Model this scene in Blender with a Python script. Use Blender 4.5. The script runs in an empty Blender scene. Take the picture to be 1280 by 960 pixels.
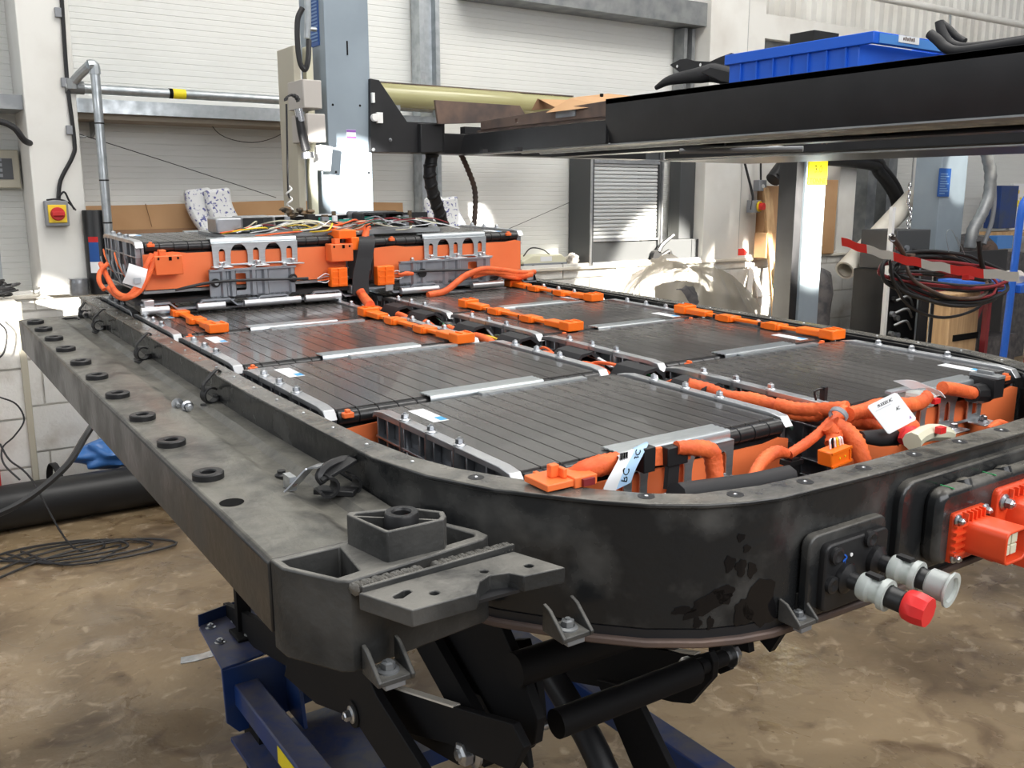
import bpy, bmesh, math, random
from mathutils import Vector, Matrix

SC = bpy.context.scene
COL = SC.collection
PI = math.pi
# ------------------------------------------------------------------ camera
cd = bpy.data.cameras.new('camera'); cam = bpy.data.objects.new('camera', cd); COL.objects.link(cam)
cd.sensor_width = 36.0; cd.lens = 1175.0/1280.0*36.0; cd.clip_start = 0.02; cd.clip_end = 100
cam.matrix_world = Matrix([[0.8284316, 0.1093932, -0.5493035, 0.0], [-0.5600903, 0.1618039, -0.8124767, 0.0], [0.0, 0.9807409, 0.1953135, 1.42], [0.0, 0.0, 0.0, 1.0]])
SC.camera = cam
# ------------------------------------------------------------------ world, lights, exposure
SC.view_settings.view_transform = 'Standard'; SC.view_settings.look = 'None'
SC.view_settings.exposure = 0.0; SC.view_settings.gamma = 1.0; SC.view_settings.use_curve_mapping = False
wd = bpy.data.worlds.new('world'); SC.world = wd; wd.use_nodes = True
wd.node_tree.nodes['Background'].inputs[0].default_value = (0.95, 0.97, 1.0, 1)
wd.node_tree.nodes['Background'].inputs[1].default_value = 0.36

def aim(o, p, q):
    o.location = p
    o.rotation_euler = (Vector(q)-Vector(p)).to_track_quat('-Z', 'Y').to_euler()
def area(name, p, q, sx, sy, e, col):
    l = bpy.data.lights.new(name, 'AREA'); l.shape = 'RECTANGLE'; l.size = sx; l.size_y = sy; l.energy = e; l.color = col
    o = bpy.data.objects.new(name, l); COL.objects.link(o); aim(o, p, q); return o
def spot(name, p, q, ang, e, col, blend=0.15, r=0.02):
    l = bpy.data.lights.new(name, 'SPOT'); l.spot_size = math.radians(ang); l.energy = e; l.color = col
    l.spot_blend = blend; l.shadow_soft_size = r
    o = bpy.data.objects.new(name, l); COL.objects.link(o); aim(o, p, q); return o
area('rooflight', (3.0, 2.0, 5.6), (3.0, 2.6, 0), 6.0, 1.6, 190, (1.0, 0.97, 0.92))
area('wall_fill_low', (1.2, -1.6, 2.9), (2.6, 5.1, 1.6), 3.4, 1.6, 95, (0.97, 0.98, 1.0))  # added fill lamp lifting the wall under the shelf rail
area('wall_fill_high', (3.2, 1.6, 5.4), (3.2, 5.1, 1.9), 7.0, 1.2, 95, (1.0, 0.98, 0.93))  # added fill lamp brightening the back wall from above
area('doorway_daylight', (-3.2, 2.4, 3.2), (1.5, 2.4, 1.0), 3.5, 3.0, 60, (0.93, 0.97, 1.0))
area('rooflight_front', (4.5, -1.5, 5.2), (3.2, 2.0, 0.5), 3.0, 3.0, 90, (1.0, 0.95, 0.88))
# spot lamps added as sun stand-ins, no openings built, each a small bright patch
for i, (s_, q, an, e) in enumerate((((5.4,-.1,4.0),(3.85,4.86,.88), 6.0, 3600), ((5.4,-.1,4.0),(4.55,4.86,.80), 10, 22000), ((4.5,-.1,4.0),(5.30,4.86,.70), 7.5, 17000))):
    spot('sun_spot_wall_%d' % i, s_, q, an, e, (1.0,.93,.80), .35, .05)
spot('sun_spot_post', (-2.6,-.8,2.35), (1.725,3.75,1.50), 2.9, 16000, (1.0,.97,.92), .12, .03)
spot('sun_spot_pier', (-2.5,.6,2.1), (.48,4.6,.93), 4.2, 5000, (1.0,.95,.86), .4, .03)
spot('sun_on_load_sign', (5.6,.2,3.4), (5.15,4.08,1.60), 4.0, 260, (1.0,.96,.86), .2, .03)
spot('sun_on_far_post', (6.6,.4,3.4), (7.05,4.22,1.60), 6.0, 1300, (1.0,.96,.86), .2, .03)

# ------------------------------------------------------------------ materials
MATS = {}
def mat(name, col, rough=0.5, metal=0.0, col2=None, scale=6.0, lo=0.35, hi=0.65, bump=0.0, bscale=60.0,
        rvar=0.0, dust=None, dust_amt=0.0, stretch=None, trans=0.0, alpha=1.0, emit=0.0, coat=0.0, spec=0.5, ior=1.45, detail=4.0):
    if name in MATS: return MATS[name]
    m = bpy.data.materials.new(name); m.use_nodes = True; MATS[name] = m
    nt = m.node_tree; N = nt.nodes; L = nt.links; b = N['Principled BSDF']
    b.inputs['Base Color'].default_value = (*col, 1); b.inputs['Roughness'].default_value = rough
    b.inputs['Metallic'].default_value = metal; b.inputs['IOR'].default_value = ior
    b.inputs['Specular IOR Level'].default_value = spec
    b.inputs['Transmission Weight'].default_value = trans; b.inputs['Alpha'].default_value = alpha
    b.inputs['Coat Weight'].default_value = coat
    if emit: b.inputs['Emission Color'].default_value = (*col, 1); b.inputs['Emission Strength'].default_value = emit
    tc = N.new('ShaderNodeTexCoord'); vec = tc.outputs['Object']
    if stretch:
        mp = N.new('ShaderNodeMapping'); mp.inputs['Scale'].default_value = stretch
        L.new(vec, mp.inputs['Vector']); vec = mp.outputs['Vector']
    cur = None
    if col2 or rvar:
        nz = N.new('ShaderNodeTexNoise'); nz.inputs['Scale'].default_value = scale; nz.inputs['Detail'].default_value = detail
        L.new(vec, nz.inputs['Vector'])
        mr = N.new('ShaderNodeMapRange'); mr.inputs['From Min'].default_value = lo; mr.inputs['From Max'].default_value = hi
        L.new(nz.outputs['Fac'], mr.inputs['Value'])
        if col2:
            mx = N.new('ShaderNodeMix'); mx.data_type = 'RGBA'
            mx.inputs['A'].default_value = (*col, 1); mx.inputs['B'].default_value = (*col2, 1)
            L.new(mr.outputs['Result'], mx.inputs['Factor']); cur = mx.outputs['Result']
        if rvar:
            r2 = N.new('ShaderNodeMapRange'); r2.inputs['To Min'].default_value = rough-rvar; r2.inputs['To Max'].default_value = rough+rvar
            L.new(mr.outputs['Result'], r2.inputs['Value']); L.new(r2.outputs['Result'], b.inputs['Roughness'])
    if dust:
        # dry dust lying on faces that look upward, broken up by noise
        ge = N.new('ShaderNodeNewGeometry'); sp = N.new('ShaderNodeSeparateXYZ'); L.new(ge.outputs['Normal'], sp.inputs[0])
        r3 = N.new('ShaderNodeMapRange'); r3.inputs['From Min'].default_value = 0.5; r3.inputs['From Max'].default_value = 0.98
        L.new(sp.outputs['Z'], r3.inputs['Value'])
        n3 = N.new('ShaderNodeTexNoise'); n3.inputs['Scale'].default_value = 17; n3.inputs['Detail'].default_value = 9; n3.inputs['Roughness'].default_value = .66; n3.inputs['Distortion'].default_value = .5; L.new(tc.outputs['Object'], n3.inputs['Vector'])
        r4 = N.new('ShaderNodeMapRange'); r4.inputs['From Min'].default_value = 0.32; r4.inputs['From Max'].default_value = 0.6
        r4.inputs['To Min'].default_value = 0.12
        L.new(n3.outputs['Fac'], r4.inputs['Value'])
        mu = N.new('ShaderNodeMath'); mu.operation = 'MULTIPLY'; L.new(r3.outputs['Result'], mu.inputs[0]); L.new(r4.outputs['Result'], mu.inputs[1])
        m2 = N.new('ShaderNodeMath'); m2.operation = 'MULTIPLY'; m2.inputs[1].default_value = dust_amt; L.new(mu.outputs[0], m2.inputs[0])
        mx2 = N.new('ShaderNodeMix'); mx2.data_type = 'RGBA'; mx2.inputs['A'].default_value = (*col, 1); mx2.inputs['B'].default_value = (*dust, 1)
        if cur: L.new(cur, mx2.inputs['A'])
        L.new(m2.outputs[0], mx2.inputs['Factor']); cur = mx2.outputs['Result']
    if cur: L.new(cur, b.inputs['Base Color'])
    if bump:
        nb = N.new('ShaderNodeTexNoise'); nb.inputs['Scale'].default_value = bscale; nb.inputs['Detail'].default_value = 4; L.new(vec, nb.inputs['Vector'])
        bp = N.new('ShaderNodeBump'); bp.inputs['Strength'].default_value = bump; bp.inputs['Distance'].default_value = 0.004
        L.new(nb.outputs['Fac'], bp.inputs['Height']); L.new(bp.outputs['Normal'], b.inputs['Normal'])
    return m
M = dict(
 cladding=mat('cladding', (.74,.74,.71), .45, col2=(.66,.67,.65), scale=.8, bump=.05, bscale=9),
 whitepaint=mat('whitepaint', (.76,.75,.71), .5, col2=(.58,.55,.50), scale=3, lo=.45, hi=.85, bump=.12, bscale=25),
 block=mat('block_paint', (.72,.71,.68), .65, col2=(.50,.46,.41), scale=7, lo=.5, hi=.8, bump=.6, bscale=70, detail=8),
 mortar=mat('mortar', (.60,.58,.54), .9, bump=.4, bscale=80),
 sill=mat('sill_board', (.72,.68,.60), .6, col2=(.5,.45,.38), scale=5, lo=.5, hi=.8, bump=.2),
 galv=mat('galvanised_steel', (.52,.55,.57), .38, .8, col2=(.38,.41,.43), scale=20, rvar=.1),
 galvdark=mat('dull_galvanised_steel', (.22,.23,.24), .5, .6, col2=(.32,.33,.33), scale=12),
 brownwall=mat('brown_dusty_soffit', (.30,.26,.21), .8),
 blueg=mat('blue_grey_paint', (.27,.325,.375), .42, col2=(.235,.285,.33), scale=4, bump=.04),
 blueg2=mat('light_grey_paint', (.55,.58,.60), .45),
 blackp=mat('black_paint', (.012,.0125,.014), .40, col2=(.018,.018,.020), scale=9, bump=.05),
 armblack=mat('matt_black_arm', (.008,.008,.009), .65, spec=.25),
 blackpl=mat('black_plastic', (.014,.014,.015), .42),
 blackrub=mat('black_rubber', (.02,.02,.022), .62),
 darkgrey=mat('dark_grey_laminate', (.055,.058,.062), .4),
 alu=mat('aluminium', (.62,.63,.64), .36, .9, col2=(.50,.51,.53), scale=30, bump=.05, rvar=.08),
 aluB=mat('brushed_aluminium', (.66,.70,.72), .30, .85, col2=(.58,.62,.64), scale=40, stretch=(1,8,8)),
 cast=mat('cast_aluminium', (.42,.43,.45), .33, .9, col2=(.30,.31,.33), scale=25, bump=.15, bscale=120),
 zinc=mat('zinc_plated_steel', (.62,.64,.66), .28, .95, col2=(.45,.47,.50), scale=60),
 steel=mat('grey_pressed_steel', (.34,.36,.39), .45, .7, col2=(.28,.30,.33), scale=18),
 traym=mat('black_coated_tray', (.016,.017,.018), .36, col2=(.10,.098,.092), scale=15, lo=.50, hi=.86, bump=.22, bscale=55, rvar=.16, dust=(.22,.205,.175), dust_amt=.75, detail=8),
 deckm=mat('dusty_black_deck', (.014,.014,.015), .40, col2=(.055,.053,.048), scale=11, lo=.42, hi=.72, bump=.18, bscale=60, rvar=.12, dust=(.205,.195,.165), dust_amt=.80, detail=9, stretch=(2.2,1,1)),
 nodem=mat('cast_corner_node', (.022,.023,.023), .45, col2=(.085,.083,.078), scale=10, lo=.4, hi=.72, bump=.35, bscale=90, dust=(.24,.23,.205), dust_amt=.75, detail=8),
 weld=mat('weld_bead', (.20,.19,.17), .4, .5, bump=.5, bscale=200),
 cellm=mat('black_cell_film', (.058,.055,.053), .31, col2=(.13,.123,.115), scale=16, lo=.40, hi=.74, bump=.10, bscale=18, rvar=.09, stretch=(1,.35,1), coat=.15),
 foam=mat('black_cell_edge', (.016,.016,.017), .28, bump=.2, bscale=60),
 orange=mat('orange_plastic', (.94,.20,.05), .42, col2=(.86,.16,.04), scale=12),
 orangeB=mat('bright_orange_plastic', (1.0,.18,.012), .35),
 orangeC=mat('orange_sleeve', (.92,.175,.045), .6, col2=(.70,.105,.025), scale=30, bump=.5, bscale=120),
 orangeR=mat('red_orange_plastic', (.86,.085,.022), .40, col2=(.72,.07,.02), scale=20),
 coverO=mat('orange_cover_sheet', (.95,.235,.08), .40, col2=(.88,.20,.065), scale=8, bump=.04),
 copper=mat('brown_busbar', (.42,.22,.16), .4, .5, col2=(.20,.10,.08), scale=30),
 label=mat('label_paper', (.82,.83,.84), .5), labelg=mat('label_grey_print', (.45,.47,.50), .6), labelblue=mat('label_blue', (.06,.36,.70), .5),
 paleblue=mat('pale_blue_label', (.42,.62,.84), .5),
 ink=mat('black_ink', (.008,.008,.008), .9, spec=.1), inkp=mat('purple_ink', (.32,.10,.50), .6),
 white=mat('white_plastic', (.80,.80,.79), .4), cream=mat('cream_plastic', (.68,.66,.50), .4), offw=mat('beige_plastic', (.44,.41,.33), .5), boxgrey=mat('greyish_box', (.46,.43,.40), .5),
 shutter=mat('shutter_slat_paint', (.62,.64,.65), .4, .25),
 red=mat('red_paint', (.55,.02,.02), .4), redcap=mat('red_plastic_cap', (.75,.03,.03), .4), redbr=mat('maroon_paint', (.22,.02,.025), .5),
 clear=mat('milky_plastic', (.80,.85,.82), .25, trans=.55, ior=1.3),
 card=mat('cardboard', (.50,.30,.155), .8, col2=(.42,.24,.115), scale=3, bump=.05, bscale=30),
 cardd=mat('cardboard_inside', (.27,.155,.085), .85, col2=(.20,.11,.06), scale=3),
 wood=mat('bare_wood', (.58,.38,.20), .6, col2=(.44,.27,.13), scale=5, stretch=(8,8,.6)),
 blue=mat('royal_blue_plastic', (.012,.11,.62), .35), bluel=mat('pale_blue_plastic', (.07,.24,.62), .35),
 bluep=mat('blue_lift_paint', (.010,.040,.17), .38, col2=(.04,.055,.09), scale=7, lo=.45, hi=.75, dust=(.13,.11,.10), dust_amt=.7),
 bluef=mat('blue_frame_paint', (.02,.12,.55), .4), bluebag=mat('blue_polythene', (.06,.19,.50), .3, bump=.6, bscale=14),
 plaque=mat('blue_plaque', (.015,.08,.30), .5), plaquet=mat('blue_plaque_print', (.18,.30,.52), .5),
 yellow=mat('yellow_sign', (.90,.72,.02), .45), yknob=mat('yellow_plate', (.85,.60,.03), .45),
 floor=None,
 cable=mat('black_cable', (.02,.02,.022), .5), wgrey=mat('grey_cable', (.25,.26,.28), .5),
 film=mat('yellowish_clear_film', (.50,.48,.26), .16, col2=(.40,.37,.17), scale=3, stretch=(.3,6,6), alpha=.88, coat=.4),
 rust=mat('rusty_steel', (.17,.115,.09), .55, .3, col2=(.09,.07,.065), scale=11, bump=.15),
 tape_r=mat('red_tape', (.95,.04,.03), .35), tape_w=mat('white_tape', (.78,.75,.70), .35),
 polyth=mat('dusty_clear_polythene', (.66,.60,.50), .30, col2=(.52,.46,.36), scale=5, alpha=.50, bump=.9, bscale=7),
 darkobj=mat('dark_engine_part', (.05,.05,.055), .6, col2=(.12,.11,.11), scale=20, bump=.5, bscale=30),
 foampk=mat('printed_foam_bag', (.70,.71,.72), .35, col2=(.10,.11,.30), scale=60, lo=.56, hi=.62, bump=.4, bscale=20),
 foamgrey=mat('grey_foam', (.50,.49,.44), .7, bump=.2),
 pcb=mat('green_circuit_board', (.01,.30,.22), .4), gold=mat('bronze_component', (.22,.14,.07), .5, .3, col2=(.06,.05,.04), scale=60),
 tissue=mat('crumpled_tissue', (.62,.58,.54), .8, bump=.8, bscale=40),
 chrome=mat('chrome', (.75,.75,.76), .12, 1.0), green=mat('green_mark', (.03,.30,.10), .5), greend=mat('dark_green_paint', (.05,.09,.07), .5),
 puddle=mat('wet_stain', (.006,.006,.007), .12),
)
def floor_mat():
    m = bpy.data.materials.new('stained_concrete'); m.use_nodes = True; nt = m.node_tree; N = nt.nodes; L = nt.links; b = N['Principled BSDF']
    tc = N.new('ShaderNodeTexCoord')
    def noise(s, d, dist=0.0):
        n = N.new('ShaderNodeTexNoise'); n.inputs['Scale'].default_value = s; n.inputs['Detail'].default_value = d
        n.inputs['Distortion'].default_value = dist; L.new(tc.outputs['Object'], n.inputs['Vector']); return n.outputs['Fac']
    def ramp(f, a, bb, ca, cb):
        r = N.new('ShaderNodeValToRGB'); r.color_ramp.elements[0].position = a; r.color_ramp.elements[1].position = bb
        r.color_ramp.elements[0].color = (*ca, 1); r.color_ramp.elements[1].color = (*cb, 1); L.new(f, r.inputs[0]); return r.outputs[0]
    base = ramp(noise(1.6, 8, .6), .3, .72, (.11,.072,.037), (.37,.27,.16))
    st = ramp(noise(5.5, 9, 1.2), .52, .68, (1,1,1), (.42,.35,.30))
    sp = ramp(noise(38, 3), .66, .74, (1,1,1), (.45,.38,.33))
    lt = ramp(noise(15, 8, 1.0), .57, .72, (0,0,0), (.26,.22,.17))
    m1 = N.new('ShaderNodeMix'); m1.data_type = 'RGBA'; m1.blend_type = 'MULTIPLY'; m1.inputs['Factor'].default_value = .8
    L.new(base, m1.inputs['A']); L.new(st, m1.inputs['B'])
    m2 = N.new('ShaderNodeMix'); m2.data_type = 'RGBA'; m2.blend_type = 'MULTIPLY'; m2.inputs['Factor'].default_value = .8
    L.new(m1.outputs['Result'], m2.inputs['A']); L.new(sp, m2.inputs['B'])
    m3 = N.new('ShaderNodeMix'); m3.data_type = 'RGBA'; m3.blend_type = 'ADD'; m3.inputs['Factor'].default_value = .7
    L.new(m2.outputs['Result'], m3.inputs['A']); L.new(lt, m3.inputs['B'])
    L.new(m3.outputs['Result'], b.inputs['Base Color'])
    rr = N.new('ShaderNodeMapRange'); rr.inputs['From Min'].default_value = .35; rr.inputs['From Max'].default_value = .65
    rr.inputs['To Min'].default_value = .14; rr.inputs['To Max'].default_value = .52
    L.new(noise(3.2, 6, .8), rr.inputs['Value']); L.new(rr.outputs['Result'], b.inputs['Roughness'])
    bu = N.new('ShaderNodeBump'); bu.inputs['Strength'].default_value = .25; bu.inputs['Distance'].default_value = .01
    L.new(noise(30, 6), bu.inputs['Height']); L.new(bu.outputs['Normal'], b.inputs['Normal'])
    return m
M['floor'] = floor_mat()

# ------------------------------------------------------------------ geometry collector
def catmull(pts, k):
    if k <= 1 or len(pts) < 3: return [Vector(p) for p in pts]
    P = [Vector(p) for p in pts]; P = [P[0]*2-P[1]] + P + [P[-1]*2-P[-2]]; out = []
    for i in range(1, len(P)-2):
        a, b, c, d = P[i-1:i+3]
        for j in range(k):
            t = j/k
            out.append(.5*((2*b)+(c-a)*t+(2*a-5*b+4*c-d)*t*t+(3*b-a-3*c+d)*t**3))
    out.append(P[-2]); return out
class G:
    def __init__(s): s.v = []; s.f = []
    def add(s, vs, fs):
        o = len(s.v); s.v += [tuple(v) for v in vs]; s.f += [tuple(i+o for i in f) for f in fs]; return s
    def box(s, x0, x1, y0, y1, z0, z1):
        return s.add([(x0,y0,z0),(x1,y0,z0),(x1,y1,z0),(x0,y1,z0),(x0,y0,z1),(x1,y0,z1),(x1,y1,z1),(x0,y1,z1)],
                     [(0,3,2,1),(4,5,6,7),(0,1,5,4),(1,2,6,5),(2,3,7,6),(3,0,4,7)])
    def obox(s, p, q, w, h, up=(0,0,1)):
        # bar of width w and height h from p to q
        p = Vector(p); q = Vector(q); d = (q-p).normalized(); u = Vector(up); u = (u-d*u.dot(d)).normalized(); n = d.cross(u)
        vs = [e + n*a*w/2 + u*b*h/2 for e in (p, q) for a, b in ((-1,-1),(1,-1),(1,1),(-1,1))]
        return s.add(vs, [(0,1,2,3),(7,6,5,4),(0,4,5,1),(1,5,6,2),(2,6,7,3),(3,7,4,0)])
    def ring(s, c, u, w, r, n): return [c + u*(r*math.cos(2*PI*i/n)) + w*(r*math.sin(2*PI*i/n)) for i in range(n)]
    def cyl(s, p, q, r, r2=None, n=14, caps=True):
        p = Vector(p); q = Vector(q); d = (q-p).normalized(); u = d.orthogonal().normalized(); w = d.cross(u); r2 = r if r2 is None else r2
        a = s.ring(p, u, w, r, n); b = s.ring(q, u, w, r2, n)
        fs = [(i, (i+1) % n, n+(i+1) % n, n+i) for i in range(n)]
        if caps: fs += [tuple(range(n-1, -1, -1)), tuple(range(n, 2*n))]
        return s.add(a+b, fs)
    def lathe(s, c, axis, prof, n=16, u=None):
        # prof: (radius, distance along axis); closed ends when the radius is 0
        c = Vector(c); d = Vector(axis).normalized(); u = d.orthogonal().normalized() if u is None else Vector(u); w = d.cross(u); vs = []; fs = []
        for r, h in prof: vs += s.ring(c+d*h, u, w, max(r, 1e-5), n)
        for k in range(len(prof)-1):
            for i in range(n): fs.append((k*n+i, k*n+(i+1) % n, (k+1)*n+(i+1) % n, (k+1)*n+i))
        return s.add(vs, fs)
    def tube(s, pts, r, n=8, k=5, caps=True, wob=0.0):
        P = catmull(pts, k); m = len(P); R = r if isinstance(r, (list, tuple)) else None
        t0 = (P[1]-P[0]).normalized(); u = t0.orthogonal().normalized(); vs = []; fs = []
        for i, p in enumerate(P):
            t = (P[min(i+1, m-1)]-P[max(i-1, 0)])
            t = t.normalized() if t.length > 1e-9 else t0
            u = (u - t*u.dot(t)); u = u.normalized() if u.length > 1e-6 else t.orthogonal().normalized(); w = t.cross(u)
            if R: f = i/(m-1)*(len(R)-1); j = min(int(f), len(R)-2); rr = R[j]+(R[j+1]-R[j])*(f-j)
            else: rr = r
            if wob: rr *= 1 + wob*(-1)**i
            vs += s.ring(p, u, w, rr, n)
        for j in range(m-1):
            for i in range(n): fs.append((j*n+i, j*n+(i+1) % n, (j+1)*n+(i+1) % n, (j+1)*n+i))
        if caps: fs += [tuple(range(n-1, -1, -1)), tuple(range((m-1)*n, m*n))]
        return s.add(vs, fs)
    def prism(s, poly, lo, hi, axis='z', holes=()):
        # polygon in the plane across the axis; (a,b) = (x,y) for z, (x,z) for y, (y,z) for x
        def P(a, b, h): return (a, b, h) if axis == 'z' else ((a, h, b) if axis == 'y' else (h, a, b))
        return s.plate(poly, holes, lambda a, b, h: P(a, b, h), lo, hi)
    def plate(s, poly, holes, fn, lo, hi):
        bm = bmesh.new(); es = []
        loops = [list(poly)] + [list(h) for h in holes]
        for lp in loops:
            vs = [bm.verts.new((a, b, 0)) for a, b in lp]
            for i in range(len(vs)): es.append(bm.edges.new((vs[i], vs[(i+1) % len(vs)])))
        if holes:
            bmesh.ops.triangle_fill(bm, use_beauty=True, edges=es)
        else:
            bm.verts.ensure_lookup_table(); bm.faces.new(bm.verts[:])
        bm.verts.index_update(); bm.verts.ensure_lookup_table()
        V = [v.co.copy() for v in bm.verts]; n = len(V); F = [[v.index for v in f.verts] for f in bm.faces]; bm.free()
        vs = [fn(v.x, v.y, lo) for v in V] + [fn(v.x, v.y, hi) for v in V]
        fs = [tuple(reversed(f)) for f in F] + [tuple(i+n for i in f) for f in F]; o = 0
        for lp in loops:
            m = len(lp)
            for i in range(m): j = (i+1) % m; fs.append((o+i, o+j, n+o+j, n+o+i))
            o += m
        return s.add(vs, fs)
    def hexbolt(s, p, d=(0,0,1), r=.006, h=.006, wash=1.55, rot=0.0):
        p = Vector(p); d = Vector(d).normalized()
        s.lathe(p, d, [(0,0),(r*wash,0),(r*wash,h*.22),(r*1.05,h*.42)], 14)
        s.cyl(p+d*h*.25, p+d*h*1.15, r, n=6); s.cyl(p+d*h*1.15, p+d*h*1.3, r*.85, r*.6, n=6)
        s.cyl(p+d*h*1.2, p+d*h*1.5, r*.42, n=8)
        return s
    def ribbon(s, pts, wdir, w, t, k=5):
        P = catmull(pts, k); wd = Vector(wdir).normalized(); vs = []; fs = []; m = len(P)
        for i, p in enumerate(P):
            tt = (P[min(i+1, m-1)]-P[max(i-1, 0)]).normalized(); nn = tt.cross(wd)
            nn = nn.normalized() if nn.length > 1e-6 else Vector((0,0,1))
            vs += [p-wd*w/2-nn*t/2, p+wd*w/2-nn*t/2, p+wd*w/2+nn*t/2, p-wd*w/2+nn*t/2]
        for j in range(m-1):
            for a in range(4): b = (a+1) % 4; fs.append((j*4+a, j*4+b, (j+1)*4+b, (j+1)*4+a))
        fs += [(3,2,1,0), (4*m-4, 4*m-3, 4*m-2, 4*m-1)]
        return s.add(vs, fs)
    def grid(s, fn, nu, nv, thick=0.0):
        vs = [Vector(fn(i/nu, j/nv)) for i in range(nu+1) for j in range(nv+1)]
        fs = [(i*(nv+1)+j, (i+1)*(nv+1)+j, (i+1)*(nv+1)+j+1, i*(nv+1)+j+1) for i in range(nu) for j in range(nv)]
        return s.add(vs, fs)
    def blob(s, c, rx, ry, rz, seed=0, amp=.25, nu=20, nv=12, fq=3):
        rd = random.Random(seed); ph = [(rd.uniform(0, 6), rd.uniform(0, 6), rd.randint(1, fq+1), rd.randint(1, fq)) for _ in range(7)]
        vs = []; fs = []
        for j in range(nv+1):
            th = PI*j/nv
            for i in range(nu):
                a = 2*PI*i/nu; k = 1+amp*sum(math.sin(a*m1+p1)*math.sin(th*m2*1.7+p2) for p1, p2, m1, m2 in ph)/3*math.sin(th)
                vs.append((c[0]+rx*k*math.sin(th)*math.cos(a), c[1]+ry*k*math.sin(th)*math.sin(a), c[2]+rz*k*math.cos(th)))
        for j in range(nv):
            for i in range(nu): fs.append((j*nu+i, (j+1)*nu+i, (j+1)*nu+(i+1) % nu, j*nu+(i+1) % nu))
        return s.add(vs, fs)

PACK = Matrix([[0.9998837, 0.0024864, -0.0150437, 0.0213621], [-0.0028208, 0.9997484, -0.0222512, 0.0315968], [0.0149846, 0.0222911, 0.9996392, 0.0005123], [0.0, 0.0, 0.0, 1.0]])      # the battery sits a degree and a half out of level on its lift
WORLD = Matrix.Identity(4)
ORG = {}
def tag(o, label=None, cat=None, group=None, kind=None):
    if label: o['label'] = label
    if cat: o['category'] = cat
    if group: o['group'] = group
    if kind: o['kind'] = kind
    return o
def place(o, F, org, rot=0.0):
    m = F @ Matrix.Translation(Vector(org)) @ Matrix.Rotation(rot, 4, 'Z')
    o.location = m.to_translation(); o.rotation_euler = m.to_euler()
def thing(name, label, cat, org=(0,0,0), F=WORLD, group=None, local=False, rot=0.0):
    o = bpy.data.objects.new(name, None); COL.objects.link(o); o.empty_display_size = .05
    place(o, F, org, rot); ORG[o.name] = Vector((0,0,0)) if local else Vector(org)
    return tag(o, label, cat, group)
def mesh(name, g, material, off=Vector((0,0,0)), smooth=32):
    me = bpy.data.meshes.new(name); me.from_pydata([Vector(v)-off for v in g.v], [], g.f); me.validate(clean_customdata=False)
    bm = bmesh.new(); bm.from_mesh(me); bmesh.ops.recalc_face_normals(bm, faces=bm.faces[:]); bm.to_mesh(me); bm.free()
    me.materials.append(material)
    if smooth:
        me.polygons.foreach_set('use_smooth', [True]*len(me.polygons)); me.set_sharp_from_angle(angle=math.radians(smooth))
    return me
def bev(o, w, seg=2):
    if w:
        b = o.modifiers.new('bevel', 'BEVEL'); b.width = w; b.segments = seg; b.limit_method = 'ANGLE'; b.angle_limit = math.radians(40)
        b.harden_normals = False
    return o
def part(name, g, m, parent, bevel=0, smooth=32, label=None, kind=None):
    off = ORG[parent.name]
    o = bpy.data.objects.new(name, mesh(name, g, M[m] if isinstance(m, str) else m, off, smooth)); COL.objects.link(o); o.parent = parent
    ORG[o.name] = off; bev(o, bevel)
    return tag(o, label, None, None, kind)
def single(name, g, m, label, cat, org=None, F=WORLD, bevel=0, smooth=32, group=None, kind=None):
    if org is None:
        n = len(g.v); org = (sum(v[0] for v in g.v)/n, sum(v[1] for v in g.v)/n, min(v[2] for v in g.v))
    o = bpy.data.objects.new(name, mesh(name, g, M[m] if isinstance(m, str) else m, Vector(org), smooth)); COL.objects.link(o)
    place(o, F, org); ORG[o.name] = Vector(org); bev(o, bevel)
    return tag(o, label, cat, group, kind)
def struct(name, g, m, bevel=0, smooth=32, org=(0,0,0)):
    o = bpy.data.objects.new(name, mesh(name, g, M[m], Vector(org), smooth)); COL.objects.link(o); o.location = org; ORG[o.name] = Vector(org)
    bev(o, bevel); o['kind'] = 'structure'; return o
def kids(o): return [c for c in bpy.data.objects if c.parent == o]
def copy_tree(o, parent=None, table=None):
    if table is None:
        table = {}
        for c in bpy.data.objects:
            if c.parent: table.setdefault(c.parent.name, []).append(c)
    c = o.copy(); COL.objects.link(c); c.parent = parent; ORG[c.name] = ORG.get(o.name, Vector((0,0,0)))
    for ch in table.get(o.name, []): copy_tree(ch, c, table)
    return c
def text(name, body, size, parent, org, xdir, updir, m='ink', align='CENTER', ext=.0003, label=None):
    cu = bpy.data.curves.new(name, 'FONT'); cu.body = body; cu.size = size; cu.align_x = align; cu.align_y = 'CENTER'; cu.extrude = ext
    cu.resolution_u = 2
    tmp = bpy.data.objects.new('tmp', cu); COL.objects.link(tmp); dg = bpy.context.evaluated_depsgraph_get(); dg.update()
    me = bpy.data.meshes.new_from_object(tmp.evaluated_get(dg)); bpy.data.objects.remove(tmp)
    x = Vector(xdir).normalized(); u = Vector(updir); u = (u-x*u.dot(x)).normalized(); n = x.cross(u)
    R = Matrix((x, u, n)).transposed().to_4x4(); me.transform(Matrix.Translation(Vector(org)-ORG[parent.name]) @ R)
    me.name = name; me.materials.clear(); me.materials.append(M[m])
    o = bpy.data.objects.new(name, me); COL.objects.link(o); o.parent = parent; ORG[o.name] = ORG[parent.name]
    return o
def ellipse(cx, cy, rx, ry, n=16, a0=0, a1=2*PI): return [(cx+rx*math.cos(a0+(a1-a0)*i/n), cy+ry*math.sin(a0+(a1-a0)*i/n)) for i in range(n)]
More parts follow.
